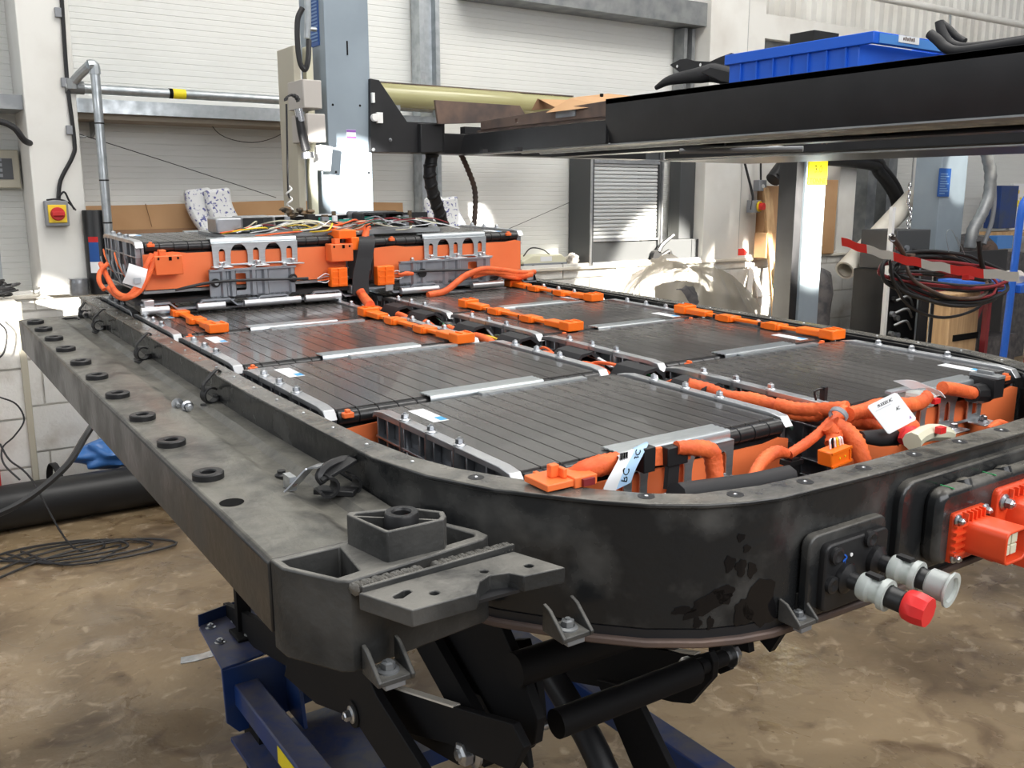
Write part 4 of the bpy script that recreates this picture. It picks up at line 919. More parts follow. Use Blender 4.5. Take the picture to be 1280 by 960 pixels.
# ================================================================== centre channel
t = thing('centre_loom', 'orange and multicoloured wiring loom lying in the channel between the module columns', 'wiring loom', (.98,1.5,1.06), PACK)
g = G(); g.box(.955,1.012,.80,2.44,1.00,1.055); part('channel_base', g, 'blackpl', t)
rd = random.Random(11)
yy = 2.05; k = 0
while yy > .98:
    L = .10; dx = rd.uniform(-.006,.006)
    g = G(); g.tube([(.962+dx,yy,1.088),(.962+dx,yy-L*.3,1.100),(.966-dx,yy-L*.7,1.098),(.968,yy-L,1.084)],.0085,8,5); part('orange_sleeve', g, 'orangeC', t, smooth=60)
    yy -= L+.015; k += 1
for j, y in enumerate((1.93,1.80,1.60,1.44,1.26,1.10,.97)):
    g = G(); g.prism([(.945,1.075),(.950,1.100),(.965,1.117),(.988,1.120),(1.005,1.110),(1.012,1.085),(1.008,1.085),(1.0,1.105),(.986,1.115),(.967,1.112),(.954,1.097),(.949,1.075)], y-.035, y+.035, 'y'); part('loom_holder', g, 'blackrub', t)
cols = ['label','green','greend','wgrey','yknob','blackpl','orangeC']
for i in range(26):
    y0 = rd.uniform(1.0,1.95); x0 = rd.uniform(.965,1.008); L = rd.uniform(.08,.2); z0 = rd.uniform(1.09,1.108)
    g = G(); g.tube([(x0,y0,z0-.02),(x0+rd.uniform(-.012,.012),y0-L*.3,z0+.003),(x0+rd.uniform(-.012,.012),y0-L*.6,z0),(x0+rd.uniform(-.01,.01),y0-L,z0-.02)],rd.choice((.0016,.0022,.003)),5,4); part('wire', g, cols[i % 7], t, smooth=60)
for i in range(9):
    y = 1.02+i*.115; g = G(); g.box(.992,1.014,y,y+.05,1.080,1.100); part('carrier', g, 'blackpl', t, bevel=.002)
t = thing('busbar_row', 'row of brown busbar plates in the side of the right modules facing the channel', 'busbar', (1.016,1.5,1.05), PACK)
for y0 in (.78,1.12,1.455,1.79):
    for i in range(6):
        g = G(); g.box(1.012,1.017,y0+.075+i*.032,y0+.100+i*.032,1.062,1.096); part('busbar_plate', g, 'copper' if i % 2 else 'blackpl', t)

# ================================================================== front looms
t = thing('front_high_voltage_loom', 'thick orange tape-wrapped cable along the front of the nearest left module', 'cable', (.75,.70,1.06), PACK)
g = G(); g.tube([(0.5517,0.7220,1.1176),(0.5666,0.7150,1.1235),(0.5895,0.7150,1.1245),(0.6119,0.7150,1.1249)], [.006,.010,.0115,.0105], 10, 6, wob=.04); part('wrapped_cable', g, 'orangeC', t, smooth=60)
g = G(); g.ribbon([(0.6301,0.7120,1.1233),(0.6394,0.7100,1.1249),(0.6803,0.7050,1.1235),(0.7012,0.7000,1.1266)],(0,.1,1),.020,.006,5); part('flat_sleeve', g, 'orangeC', t, bevel=.001)
g = G(); g.tube([(0.6810,0.7000,1.1318),(0.7056,0.6950,1.1289),(0.7225,0.6900,1.1237),(0.7262,0.6880,1.1109),(0.7234,0.6800,1.0845)], [.0075,.009,.010,.010,.009], 10, 6, wob=.04); part('down_cable', g, 'orangeC', t, smooth=60)
for x, y in ((808,573),(846,566),(862,567)):
    a = (0.6392,0.7000,1.1275)
g = G(); a = (0.6419,0.7030,1.1271); g.box(a[0]-.010,a[0]+.006,a[1]-.008,a[1]+.006,a[2]-.014,a[2]+.013); part('black_clamp', g, 'blackpl', t, bevel=.001)
g = G(); a = (0.6799,0.7020,1.1226); g.box(a[0]-.014,a[0]+.016,a[1]-.006,a[1]+.006,a[2]-.009,a[2]+.012); part('black_clamp', g, 'blackpl', t, bevel=.001)
g = G(); a = (0.6828,0.7060,1.1157); b = (0.6752,0.7000,1.0863); g.obox(a, b, .016, .006, up=(0,1,0)); part('cable_post', g, 'blackpl', t)
# orange plastic junction at the left
t = thing('junction_cover', 'orange plastic snap cover at the front left corner of the nearest module', 'cover', (.6,.72,1.09), PACK)
a = V3((0.5284,0.7150,1.1230))
g = G(); g.box(a.x-.020,a.x+.018,a.y-.02,a.y+.02,a.z-.006,a.z+.001); part('plate', g, 'orange', t, bevel=.001)
g = G(); g.box(a.x-.004,a.x+.006,a.y-.004,a.y+.004,a.z+.001,a.z+.014); g.box(a.x+.005,a.x+.010,a.y-.012,a.y+.0,a.z+.001,a.z+.011); part('tab', g, 'orange', t, bevel=.001)
g = G(); g.box(a.x+.012,a.x+.040,a.y-.022,a.y+.010,a.z-.008,a.z+.003); part('clip', g, 'orange', t, bevel=.001)
g = G(); g.box(a.x+.020,a.x+.034,a.y-.026,a.y-.020,a.z-.006,a.z+.001); part('window', g, 'redbr', t)
# white / pale-blue label sleeve BC
t = thing('cable_label', 'white and pale blue paper label marked BC wrapped round the front orange cable', 'label', (.70,.70,1.05), PACK)
pts = [(0.6326,0.7250,1.1186), (0.6243,0.7120,1.1322), (0.6171,0.7000,1.1348), (0.6047,0.6940,1.1266), (0.5922,0.6900,1.1155), (0.5853,0.6900,1.1016)]
P = catmull(pts, 5)
g = G(); g.ribbon([p+V3((-.006,-.001,.002)) for p in P],(1,.05,.18),.022,.0008,1); lb = part('white_half', g, 'label', t)
g = G(); g.ribbon([p+V3((.0145,0,.006)) for p in P],(1,.05,.18),.020,.0008,1); part('blue_half', g, 'paleblue', t)
a = V3((0.6022,0.6895,1.1189)); text('lettering', 'BC', .012, t, a, (.3,.05,1), (-1,0,.3))
a = V3((0.6215,0.6940,1.1355)); text('lettering', 'BC', .010, t, a, (.3,.05,1), (-1,0,.3))
g = G(); a = V3((0.6072,0.6960,1.1358))
for k in range(7): g.box(a.x-.008+k*.0016,a.x-.0075+k*.0016+.0004*(k % 2),a.y-.001,a.y,a.z-.004,a.z+.005)
part('barcode', g, 'ink', t, kind='stuff')
# loom of the middle front
def loom(name, lab, lst, m='orangeC', wob=.05):
    t = thing(name, lab, 'wiring loom', lst[0][0][0], PACK)
    for pts, r in lst:
        g = G(); g.tube(pts, r, 9, 7, wob=wob); part('sleeve', g, m, t, smooth=60)
    return t
lm = loom('front_orange_loom', 'tangle of orange taped cables between the two front modules', [
 ([(0.7777,0.6800,1.0787),(0.7948,0.6900,1.0850),(0.8212,0.7000,1.0939),(0.8411,0.7000,1.1001),(0.8596,0.7000,1.0950)],[.004,.0065,.008,.008,.006]),
 ([(0.8640,0.7000,1.0933),(0.8904,0.7000,1.1007),(0.9142,0.7000,1.1098),(0.9397,0.7000,1.1219),(0.9749,0.7100,1.1299)],[.006,.0065,.006,.0075,.007]),
 ([(0.9910,0.8300,1.1088),(1.0041,0.8000,1.1066),(1.0150,0.7700,1.1114),(1.0241,0.7400,1.1186)],.010),
 ([(0.9949,0.8300,1.1015),(1.0008,0.8100,1.0982),(1.0125,0.7800,1.1008),(1.0118,0.7700,1.1107)],.008),
 ([(0.9698,0.7000,1.1266),(1.0167,0.7050,1.1229),(1.0483,0.7100,1.1236),(1.1432,0.7200,1.1115),(1.1696,0.7200,1.1191)],[.009,.012,.011,.010,.009]),
 ([(0.9297,0.6900,1.1227),(0.9418,0.6800,1.1132),(0.9483,0.6700,1.0995),(0.9527,0.6600,1.0783)],[.010,.0115,.012,.010]),
 ([(0.9195,0.6900,1.1213),(0.9260,0.6850,1.1115),(0.9163,0.6800,1.1014)],[.008,.010,.009]),
 ([(0.9775,0.7050,1.1182),(1.0118,0.7000,1.1080),(1.0320,0.6900,1.0967)],[.010,.009,.008]),
 ([(1.0351,0.6800,1.0901),(1.0436,0.6700,1.1016),(1.0632,0.6700,1.1048)],[.012,.011,.009]),
 ([(1.2213,0.6600,1.0773),(1.2839,0.6800,1.0711),(1.3295,0.6900,1.0595)],[.004,.007,.005]),
 ([(0.9526,0.9600,1.1182),(0.9732,0.9400,1.1111),(0.9721,0.9000,1.1097),(0.9881,0.8700,1.1078),(0.9945,0.8300,1.1061)],[.009,.010,.008,.011,.009]),
])
a = V3((0.9375,0.6900,1.1325)); g = G(); g.lathe(a, (1,.2,.6), [(.0105,-.004),(.0115,-.003),(.0115,.003),(.0105,.004)], 14); part('cable_tie', g, 'wgrey', lm)
a = V3((0.9286,0.6650,1.1070)); b = V3((0.9705,0.6750,1.0997))
g = G(); g.tube([(0.9549,0.6700,1.1074),(1.0024,0.6750,1.0976),(1.0356,0.6750,1.0933)],[.007,.011,.011],10,5); part('black_boot', g, 'blackrub', lm, smooth=60)
g = G(); a = V3((0.8702,0.7000,1.0883)); g.box(a.x-.007,a.x+.007,a.y-.006,a.y+.006,a.z-.03,a.z+.0); g.box(a.x-.012,a.x+.012,a.y-.008,a.y+.008,a.z-.008,a.z-.002); part('cable_stand', g, 'blackpl', lm)
g = G(); a = V3((1.0101,0.7800,1.1231)); g.tube([a,a+V3((-.004,0,.012)),a+V3((.008,0,.014)),a+V3((.016,0,.012))],.0016,6,4); g.box(a.x+.012,a.x+.018,a.y-.004,a.y+.004,a.z-.002,a.z+.016); part('edge_clip', g, 'blackpl', lm)
# wire hanging connector
t = thing('hanging_connector', 'bright orange rectangular connector hanging on thin wires at the tray front', 'connector', (1.0,.66,1.05), PACK)
a = V3((0.8883,0.6550,1.1006))
g = G(); vs = []
R_ = Matrix.Rotation(math.radians(-6), 4, 'Y')
def rb(g, x0, x1, y0, y1, z0, z1):
    b = G().box(x0, x1, y0, y1, z0, z1); g.add([a+(R_ @ V3(v)) for v in b.v], b.f)
g = G(); rb(g, -.018,.018,-.010,.010,-.0095,.0085); part('housing', g, 'orangeB', t, bevel=.0015)
g = G(); rb(g, -.0175,.0175,-.0115,-.0095,.006,.009); rb(g, -.0175,.0175,-.0115,-.0095,-.010,-.0075); rb(g,.0135,.0155,-.0115,-.0095,-.008,.007); part('rim', g, 'orangeB', t)
g = G(); rb(g, -.004,-.0025,-.0106,-.0098,-.002,.000); rb(g, .005,.0065,-.0106,-.0098,-.002,.000); part('dots', g, 'yellow', t, kind='stuff')
for i, m in enumerate(('label','ink','label','yknob','label','label')):
    g = G(); g.tube([a+V3((-.008+i*.0045,0,.008)), a+V3((-.007+i*.004,.002,.018)), V3((0.9117,0.6750,1.1102))+V3((.001*i,0,0))],.0012,5,4); part('wire', g, m, t)
# white AC tag
t = thing('paper_tag', 'white square card tag printed M-XXXX AC standing tilted at the front of the tray', 'tag', (1.1,.66,1.05), PACK)
q = [V3((0.9594,0.6680,1.1449)), V3((1.0222,0.6720,1.1536)), V3((1.0477,0.6600,1.1177)), V3((0.9896,0.6560,1.1082))]
ex = (q[1]-q[0]).normalized(); ey = (q[0]-q[3]).normalized(); nn = ex.cross(ey).normalized(); w_ = (q[1]-q[0]).length; h_ = (q[0]-q[3]).length
def tagp(u, v, h): return q[3]+ex*u*w_+(q[0]-q[3])*v+nn*h
cr = [(.0,.04),(.04,0),(.94,0),(1,.06),(1,.94),(.94,1),(.06,1),(0,.94)]
g = G(); g.plate(cr, (), lambda u, v, h: tagp(u, v, h), 0, .0008); part('card', g, 'label', t, smooth=0)
text('lettering', 'M-XXXX AC', .0056, t, tagp(.5,.86,.0009), ex, ey); text('lettering', 'AC', .0058, t, tagp(.72,.55,.0009), ex, ey); text('lettering', 'A', .0055, t, tagp(.86,.14,.0009), ex, ey, 'inkp')
g = G(); g.plate([(.12,.755),(.62,.755),(.62,.765),(.12,.765)], (), lambda u, v, h: tagp(u, v, h), .0008, .001); part('rule', g, 'labelg', t)
# translucent connectors with label, black plug
t = thing('capped_plug', 'milky clear plug with a red tab and a white label lying before the right module', 'plug', (1.2,.72,1.1), PACK)
g = G(); g.tube([(1.1330,0.7350,1.1244),(1.1671,0.7300,1.1152),(1.1844,0.7250,1.1104)],[.006,.011,.011],10,4); part('shroud', g, 'clear', t)
g = G(); a = V3((1.1743,0.7200,1.1128)); g.box(a.x-.006,a.x+.007,a.y-.012,a.y-.006,a.z-.003,a.z+.004); part('red_tab', g, 'redcap', t)
g = G(); g.ribbon([(1.1388,0.7400,1.1350),(1.1443,0.7200,1.1392),(1.1487,0.7050,1.1370),(1.1551,0.7000,1.1284)],(.3,-.9,-.3),.026,.0008,5); part('white_label', g, 'label', t, label='curled white label')
g = G(); g.ribbon([(1.0928,0.7300,1.1318),(1.1268,0.7350,1.1297),(1.1715,0.7400,1.1251)],(0,1,0),.01,.003,4); part('grey_strip', g, 'wgrey', t)
t = thing('capped_plug', 'milky plug with a torn end lying on the tray rim right of the card tag', 'plug', (1.2,.66,1.07), PACK)
g = G(); g.tube([(1.0076,0.6350,1.1013),(1.0280,0.6400,1.1029),(1.0639,0.6500,1.1000),(1.1042,0.6550,1.0924),(1.1280,0.6600,1.0843)],[.0115,.010,.011,.0105,.009],9,4); part('shroud', g, 'cream', t)
g = G(); a = V3((1.0643,0.6400,1.1053)); g.box(a.x-.006,a.x+.006,a.y-.010,a.y-.002,a.z-.002,a.z+.006); part('red_tab', g, 'redcap', t)
g = G(); g.tube([(1.0174,0.6550,1.0949),(1.0294,0.6550,1.1022),(1.0425,0.6550,1.1032)],[.006,.011,.008],8,4); part('red_shroud', g, 'redcap', t)
t = thing('black_elbow_plug', 'black angled plug with an orange cable on the right front module', 'plug', (1.36,.74,1.1), PACK)
g = G(); g.tube([(1.2022,0.7200,1.1261),(1.2363,0.7200,1.1194),(1.2937,0.7250,1.1050)],.0095,10,5); part('cable', g, 'orangeC', t, smooth=60)
a = V3((1.3319,0.7350,1.1041)); g = G(); g.tube([V3((1.2852,0.7250,1.1061)),a+V3((.0,0,-.005)),a+V3((.012,.0,-.002))],[.013,.016,.015],10,4); g.box(a.x-.004,a.x+.022,a.y-.02,a.y+.02,a.z-.010,a.z+.018); part('body', g, 'blackpl', t, bevel=.002)
g = G(); g.box(a.x-.002,a.x+.02,a.y-.022,a.y+.022,a.z+.018,a.z+.023); g.box(a.x+.004,a.x+.01,a.y-.010,a.y+.014,a.z+.022,a.z+.028); part('latch', g, 'galvdark', t, bevel=.001)
pline('coolant_hose', 'dark grey corrugated hose at the bottom of the tray front corner', [(0.6399,0.6550,1.0994),(0.7082,0.6600,1.0914),(0.7632,0.6650,1.0848),(0.8283,0.6700,1.0805)], .014, 'blackrub', 'hose')

# ================================================================== cable clips, bolts and bracket on the side rail
def rail_clip(x, y, lab, s=1.0, rot=0.0):
    t = thing('cable_clip', lab, 'clip', (x, y, 1.067), PACK, 'black cable clips along the side rail', local=True, rot=rot)
    def loop(cx, cz, r, a0, a1, y0, y1, w=.0028):
        n = 12; A = [math.radians(a0+(a1-a0)*i/n) for i in range(n+1)]
        return G().prism([(cx+(r+w)*s*math.cos(a), cz+(r+w)*s*math.sin(a)) for a in A]+[(cx+r*s*math.cos(a), cz+r*s*math.sin(a)) for a in reversed(A)], y0, y1, 'y')
    part('jaw', loop(-.004*s, .017*s, .0105, 40, 335, -.008, .007), 'blackpl', t, bevel=.0006)
    part('jaw', loop(.022*s, .013*s, .0075, -190, 60, -.006, .006), 'blackpl', t, bevel=.0006)
    g = G(); g.box(-.016*s,.030*s,-.010,.010,0,.0035); g.box(.004*s,.012*s,-.006,.006,.003,.015); g.box(-.004,.003,-.042,.036,0,.003); part('base', g, 'blackpl', t, bevel=.001)
    g = G(); g.ribbon([(-.014*s,0,.018*s),(-.013*s,.002,.033*s),(-.002*s,.004,.042*s),(.012*s,.006,.052*s),(.020*s,.008,.050*s),(.026*s,.008,.034*s),(.028*s,.004,.020*s)],(.15,1,0),.009,.0026,2); part('strap', g, 'blackpl', t, bevel=.0005)
    return t
rail_clip(.402,1.425,'open black cable clip on the side rail beside the loose bolts',1.0,.25)
rail_clip(.396,1.835,'open black cable clip on the side rail, middle of the three far ones',1.0,.25)
rail_clip(.394,2.235,'open black cable clip on the side rail near its far end',.95,.2)
rail_clip(.40,2.45,'small black cable clip at the far end of the side rail by the tray corner',.8,.5)
t = thing('harness_clip', 'large folded black clip wedged on the side rail beside the corner casting', 'clip', (.40,.93,1.07), PACK)
g = G(); g.tube([(0.3756,0.9300,1.0845),(0.3743,0.9350,1.0926),(0.3862,0.9400,1.1001),(0.4076,0.9450,1.1025),(0.4244,0.9500,1.0982)],[.004,.006,.006,.006,.004],6,4)
g.obox((0.3718,0.9293,1.0900), (0.4146,0.9343,1.1050), .016, .004); part('folded_arm', g, 'blackpl', t, bevel=.001)
for cc_ in ((0.3772,0.9250,1.0838), (0.4035,0.9250,1.0806)):
    c = V3(cc_); g = G(); arc = [math.radians(-160+250*i/10) for i in range(11)]
    po = [(c.x+.012*math.cos(q_), c.z+.012*math.sin(q_)) for q_ in arc]; pi_ = [(c.x+.009*math.cos(q_), c.z+.009*math.sin(q_)) for q_ in reversed(arc)]
    g.prism(po+pi_, c.y-.010, c.y+.010, 'y'); part('jaw', g, 'blackpl', t)
g = G(); a = V3((0.3720,0.9428,1.0750)); b = V3((0.4055,0.9108,1.0750)); g.obox(a, b, .018, .006); part('base', g, 'blackpl', t, bevel=.001)
t = thing('metal_hanger', 'bright bent metal bracket with an oval hole lying on the side rail', 'bracket', (.36,.97,1.075), PACK)
a = V3((0.3447,0.9508,1.0780)); b = V3((0.3731,0.9493,1.1000)); c = V3((0.3807,0.9402,1.1020))
g = G(); g.ribbon([a, a.lerp(b,.25), a.lerp(b,.8)+V3((0,0,.002)), b, c],(.9,.45,0),.018,.0018,4); part('plate', g, 'zinc', t, bevel=.0005)
g = G(); m_ = a.lerp(b,.16); g.lathe(m_+V3((0,0,.0012)),(-.2,-.1,1),[(0,0),(.0042,0),(.0042,.0006),(0,.0006)],14); part('hole', g, 'rust', t)
g = G(); g.box(a.x+.004,a.x+.012,a.y+.01,a.y+.03,1.072,1.088); part('tab', g, 'zinc', t)
t = thing('rail_screw', 'dark domed screw at the step of the side rail beside the bright bracket', 'screw', (0.3647,1.0304,1.0680), PACK)
g = G(); a = V3((0.3647,1.0304,1.0680)); g.lathe(a,(0,0,1),[(0,0),(.008,0),(.008,.002),(.005,.004),(.005,.007),(0,.007)],14); part('head', g, 'blackpl', t)
for i, (p, q_, lab) in enumerate((((0.3547,1.4673,1.0780), (0.3484,1.4208,1.0770), 'loose bolt lying on the side rail, the farther of the pair'), ((0.3581,1.3744,1.0780), (0.3563,1.3978,1.0770), 'loose bolt on the side rail with its silver head facing the camera'))):
    t = thing('loose_bolt', lab, 'bolt', p, PACK); p = V3(p); q_ = V3(q_); d = (p-q_).normalized()
    g = G(); g.cyl(q_-d*.012, q_, .0032, n=10); part('shank', g, 'galvdark', t)
    g = G(); g.hexbolt(q_, d, .0058, .007); part('head', g, 'zinc', t)

# ================================================================== opened electronics on the stack
t = thing('opened_control_unit', 'opened battery electronics with green boards and a tangle of wires on top of the stack', 'electronics', (.8,2.25,1.275), PACK)
zb = 1.278

for x0, x1, m, h in ((.655,.715,'cast',.034),(.715,.80,'galvdark',.036)):
    g = G(); g.plate(rrect(x0,x1,zb,zb+h,.006), [rrect(x0+.006,x1-.006,zb+.005,zb+h-.004,.004)], lambda a, b, h: (a, h, b), 2.20, 2.27) if m == 'galvdark' else g.box(x0,x1,2.19,2.26,zb,zb+h)
    part('housing', g, m, t, bevel=.003)
g = G(); g.box(.72,1.30,2.36,2.375,zb-.01,zb+.028); part('tray_back', g, 'blackpl', t)
g = G(); g.box(.70,1.16,2.355,2.362,zb+.026,zb+.030); part('tray_lip', g, 'white', t)
g = G(); g.plate(rrect(1.045,1.165,zb,zb+.036,.005), [rrect(1.050,1.160,zb+.004,zb+.032,.004)], lambda a, b, h: (a, h, b), 2.24, 2.34); part('housing', g, 'blackpl', t)
for x0, x1, z1 in ((.935,.985,.026),(1.05,1.085,.026),(.99,1.03,.02)):
    g = G(); g.box(x0,x1,2.26,2.266,zb,zb+z1); part('circuit_board', g, 'pcb', t)
g = G(); g.box(.66,1.22,2.15,2.36,zb-.012,zb-.002); part('base_sheet', g, 'galvdark', t)
rd = random.Random(5)
for i in range(22):
    x = rd.uniform(.82,1.17); y = rd.uniform(2.2,2.34); s = rd.uniform(.006,.014); g = G(); g.box(x,x+s*1.4,y,y+s,zb,zb+rd.uniform(.010,.040)); part('component', g, rd.choice(('gold','wgrey','blackpl','label','gold','cast')), t)
g = G()
for i in range(10): x = rd.uniform(.85,.93); g.blob((x,2.30,zb+.03+rd.uniform(0,.018)),.012,.01,.006,i,.6,8,6)
part('torn_gasket', g, 'gold', t, kind='stuff')
wc = ['cream','greend','label','redbr','wgrey','blackpl','cream','labelg','galvdark','orangeC','greend','label','yknob']
for i in range(64):
    x = rd.uniform(.74,1.16); y = rd.uniform(2.13,2.22); L = rd.uniform(.06,.16)*rd.choice((-1,1)); z = zb+rd.uniform(-.004,.014)
    g = G(); g.tube([(x,y+.05,z),(x+L*.25,y,z+rd.uniform(.004,.016)),(x+L*.6,y-.01+rd.uniform(-.02,.02),z+rd.uniform(0,.012)),(x+L,y+rd.uniform(-.02,.03),z-.004)],rd.choice((.0012,.0016,.0021)),5,5); part('wire', g, wc[i % 13], t, smooth=60)
for x, y, z in ((.93,2.16,.006),(1.0,2.17,.008),(.985,2.15,.0)):
    g = G(); g.box(x,x+.026,y,y+.02,zb+z-.004,zb+z+.012); part('orange_plug', g, 'orange', t, bevel=.002)
g = G(); g.blob((1.19,2.19,zb+.010),.022,.02,.014,3,.6,12,8); part('black_plug_cluster', g, 'blackpl', t, smooth=0)
g = G(); g.box(.91,.955,2.085,2.16,1.262,1.282); g.box(.94,.96,2.08,2.12,1.235,1.265); part('orange_cap', g, 'orangeB', t, bevel=.002)

# ================================================================== vehicle lift: posts, arm, raised platform
def post(x, y, w, d, zt, lab, side=-1):
    t = thing('lift_post', lab, 'lift post', (x+w/2, y, 0), WORLD, 'tall blue-grey lift posts')
    g = G(); g.prism([(x,y),(x+w,y),(x+w,y+d),(x+w-.02,y+d),(x+w-.02,y+.01),(x+.01,y+.01),(x+.01,y+d),(x,y+d)], .012, zt); part('post_body', g, 'blueg', t, bevel=.003)
    g = G(); g.box(x-.08,x+w+.08,y-.08,y+d+.08,0,.012); part('foot_plate', g, 'blueg', t)
    return t
pa = post(1.618,3.75,.197,.26,3.2,'blue-grey lift post standing directly behind the battery, with grey boxes on its side')
g = G()
for p in ((1.6430,3.7495,1.7921), (1.7654,3.7495,1.7952), (1.6465,3.7495,1.5217), (1.7969,3.7495,1.5205)): g.lathe(p,(0,-1,0),[(0,.0006),(.005,.0006),(.005,-.001)],12)
part('bolt_holes', g, 'ink', pa, kind='stuff')
a = (1.7157,3.7495,2.0210); g = G(); g.box(a[0]-.003,a[0]+.003,3.748,3.7505,a[2]-.028,a[2]+.028); part('slot', g, 'ink', pa)
a = (1.7207,3.7495,1.6669); g = G(); g.box(a[0]-.021,a[0]+.021,3.748,3.7505,a[2]-.029,a[2]+.029); st = part('sticker', g, 'label', pa)
for dz in (.024,-.002): g = G(); g.box(a[0]-.021,a[0]+.021,3.7472,3.7485,a[2]+dz-.005,a[2]+dz+.004); part('purple_band', g, 'inkp', st)
# plaque on the dark side of the post
g = G(); g.box(1.614,1.6175,3.80,3.93,2.03,2.26); pq = part('instruction_plaque', g, 'plaque', pa, label='dark blue instruction plaque')
g = G()
for k in range(14): g.box(1.612,1.6145,3.81,3.87+.045*((k*5) % 3)/2,2.05+k*.0135,2.056+k*.0135)
part('small_print', g, 'plaquet', pq, kind='stuff')
# cream cable duct and switch boxes beside the post
t = thing('cable_duct', 'tall cream trunking standing against the left side of the lift post', 'trunking', (1.53,3.9,.0))
g = G(); g.box(1.50,1.53,3.80,3.98,0,2.02); part('duct', g, 'offw', t, bevel=.003)
g = G(); g.box(1.555,1.585,3.80,3.84,1.2,2.02); part('inner_duct', g, 'cream', t, bevel=.002)
for i, (p, lab) in enumerate((((1.5082,3.6800,1.8196),'upper of two beige control boxes on the side of the lift post'),((1.5193,3.6800,1.6907),'lower of two beige control boxes on the side of the lift post'))):
    t = thing('control_box', lab, 'control box', p)
    x = p[0]; g = G(); g.box(x-.030,x+.050,3.66,3.82,p[2]-.055,p[2]+.055); part('housing', g, 'boxgrey', t, bevel=.003)
    g = G(); g.box(x-.028,x+.048,3.656,3.661,p[2]-.053,p[2]+.053); part('lid', g, 'boxgrey', t, bevel=.002)
t = thing('wall_light', 'small white rectangular lamp tilted outward on the lift post under the control boxes', 'lamp', (1.5708,3.7000,1.5738))
a = V3((1.5708,3.7000,1.5738)); g = G(); g.add([a+Matrix.Rotation(.12,3,'Y')@V3(v) for v in G().box(-.030,.026,-.03,.03,-.05,.05).v],[(0,3,2,1),(4,5,6,7),(0,1,5,4),(1,2,6,5),(2,3,7,6),(3,0,4,7)]); part('housing', g, 'white', t, bevel=.004)
t = thing('inspection_torch', 'chrome and black hand torch hanging on a coiled cable left of the lift post', 'torch', (1.4900,3.6600,1.5956))
g = G(); g.tube([(1.4575,3.6600,1.7604),(1.4667,3.6600,1.6722),(1.4836,3.6600,1.6017)],[.016,.017,.018],12,3); part('handle', g, 'blackpl', t)
g = G(); g.cyl((1.4575,3.6600,1.7604),(1.4652,3.6600,1.7120),.018,n=14); g.cyl((1.4867,3.6600,1.5956),(1.4889,3.6600,1.5707),.024,.028,n=16); part('chrome_head', g, 'chrome', t, kind='stuff')
g = G(); pts = []
A0 = V3((1.4089,3.6600,1.7761)); 
for i in range(60):
    f = i/59; ang = PI*f; c = V3((1.4325,3.6600,1.7894))+V3((.025*-math.cos(ang),0,.022*math.sin(ang))); pts.append(c+V3((.007*math.cos(i*1.9),.007*math.sin(i*1.9),.004*math.cos(i*1.9))))
g.tube(pts,.003,5,2); g.tube([(1.4089,3.6600,1.7761),(1.4048,3.6600,1.6241),(1.3998,3.6600,1.4543),(1.4045,3.6600,1.4137)],.004,6,5); part('coiled_cable', g, 'cable', t, smooth=60)
g = G(); pts = []
b0 = V3((1.4036,3.6600,1.4637))
for i in range(40): pts.append(b0+V3((.002*i/39+.010*math.sin(i*.75),.010*math.cos(i*.75),-.19*i/39)))
g.tube(pts,.004,6,2); part('white_coil', g, 'white', t, smooth=60)
g = G(); g.tube([(1.5304,3.7000,2.2090),(1.5297,3.7000,2.1198),(1.5226,3.7000,2.0352)],.013,10,3); g.lathe((1.5309,3.7000,2.0720),(1,0,0),[(0,-.01),(.009,-.01),(.009,.03),(0,.03)],10); single('steel_conduit', g, 'galv', 'short bright steel conduit at the top of the lift post side', 'conduit')
g = G(); g.tube([(1.4996,3.6800,2.1434),(1.4777,3.6800,2.0969),(1.4735,3.6800,2.0074),(1.4803,3.6800,1.9391),(1.4990,3.6800,1.9133),(1.5140,3.6800,1.9507),(1.5290,3.7000,2.0297)],.011,8,6); single('black_conduit', g, 'cable', 'black flexible conduit looping down beside the steel conduit', 'conduit')

# carriage and arm
t = thing('lift_carriage', 'black lift carriage plate reaching right from the post to the raised platform', 'lift carriage', (1.9,3.75,1.61))
cp = [(1.8074,3.7300,1.9053),(1.8479,3.7300,1.9015),(1.9762,3.7300,1.7381),(2.1631,3.7300,1.7392),(2.1611,3.7300,1.6119),(1.7978,3.7300,1.6061)]
g = G(); g.prism([(p[0],p[2]) for p in cp], 3.73, 3.76, 'y'); part('carriage_plate', g, 'blackp', t, bevel=.002)
cp2 = [(2.0262,3.7000,1.7316),(2.1335,3.7000,1.7327),(2.1316,3.7000,1.6135),(2.0236,3.7000,1.6074)]
g = G(); g.prism([(p[0],p[2]) for p in cp2], 3.70, 3.80, 'y'); part('arm_block', g, 'blackp', t, bevel=.003)
g = G(); g.box(1.80,3.4,3.78,3.90,1.61,1.70); part('cross_beam', g, 'blackp', t, bevel=.003)
a = V3((1.8197,3.7200,1.7471)); g = G(); g.box(a.x+.008,a.x+.035,3.716,3.73,a.z-.022,a.z+.022); g.lathe((a.x-.002,3.73,a.z),(0,-1,0),[(0,0),(.016,0),(.016,.02),(0,.02)],14); part('roller_pad', g, 'white', t, bevel=.001)
a = V3((1.8112,3.7200,1.8275)); g = G(); g.box(a.x-.004,a.x+.008,3.716,3.73,a.z-.02,a.z+.02); part('roller_pad', g, 'white', t)
for p in ((1.8929,3.7290,1.6584), (1.8125,3.7290,1.6163)): g = G(); g.hexbolt(p,(0,-1,0),.005,.006); part('bolt', g, 'galvdark', t)

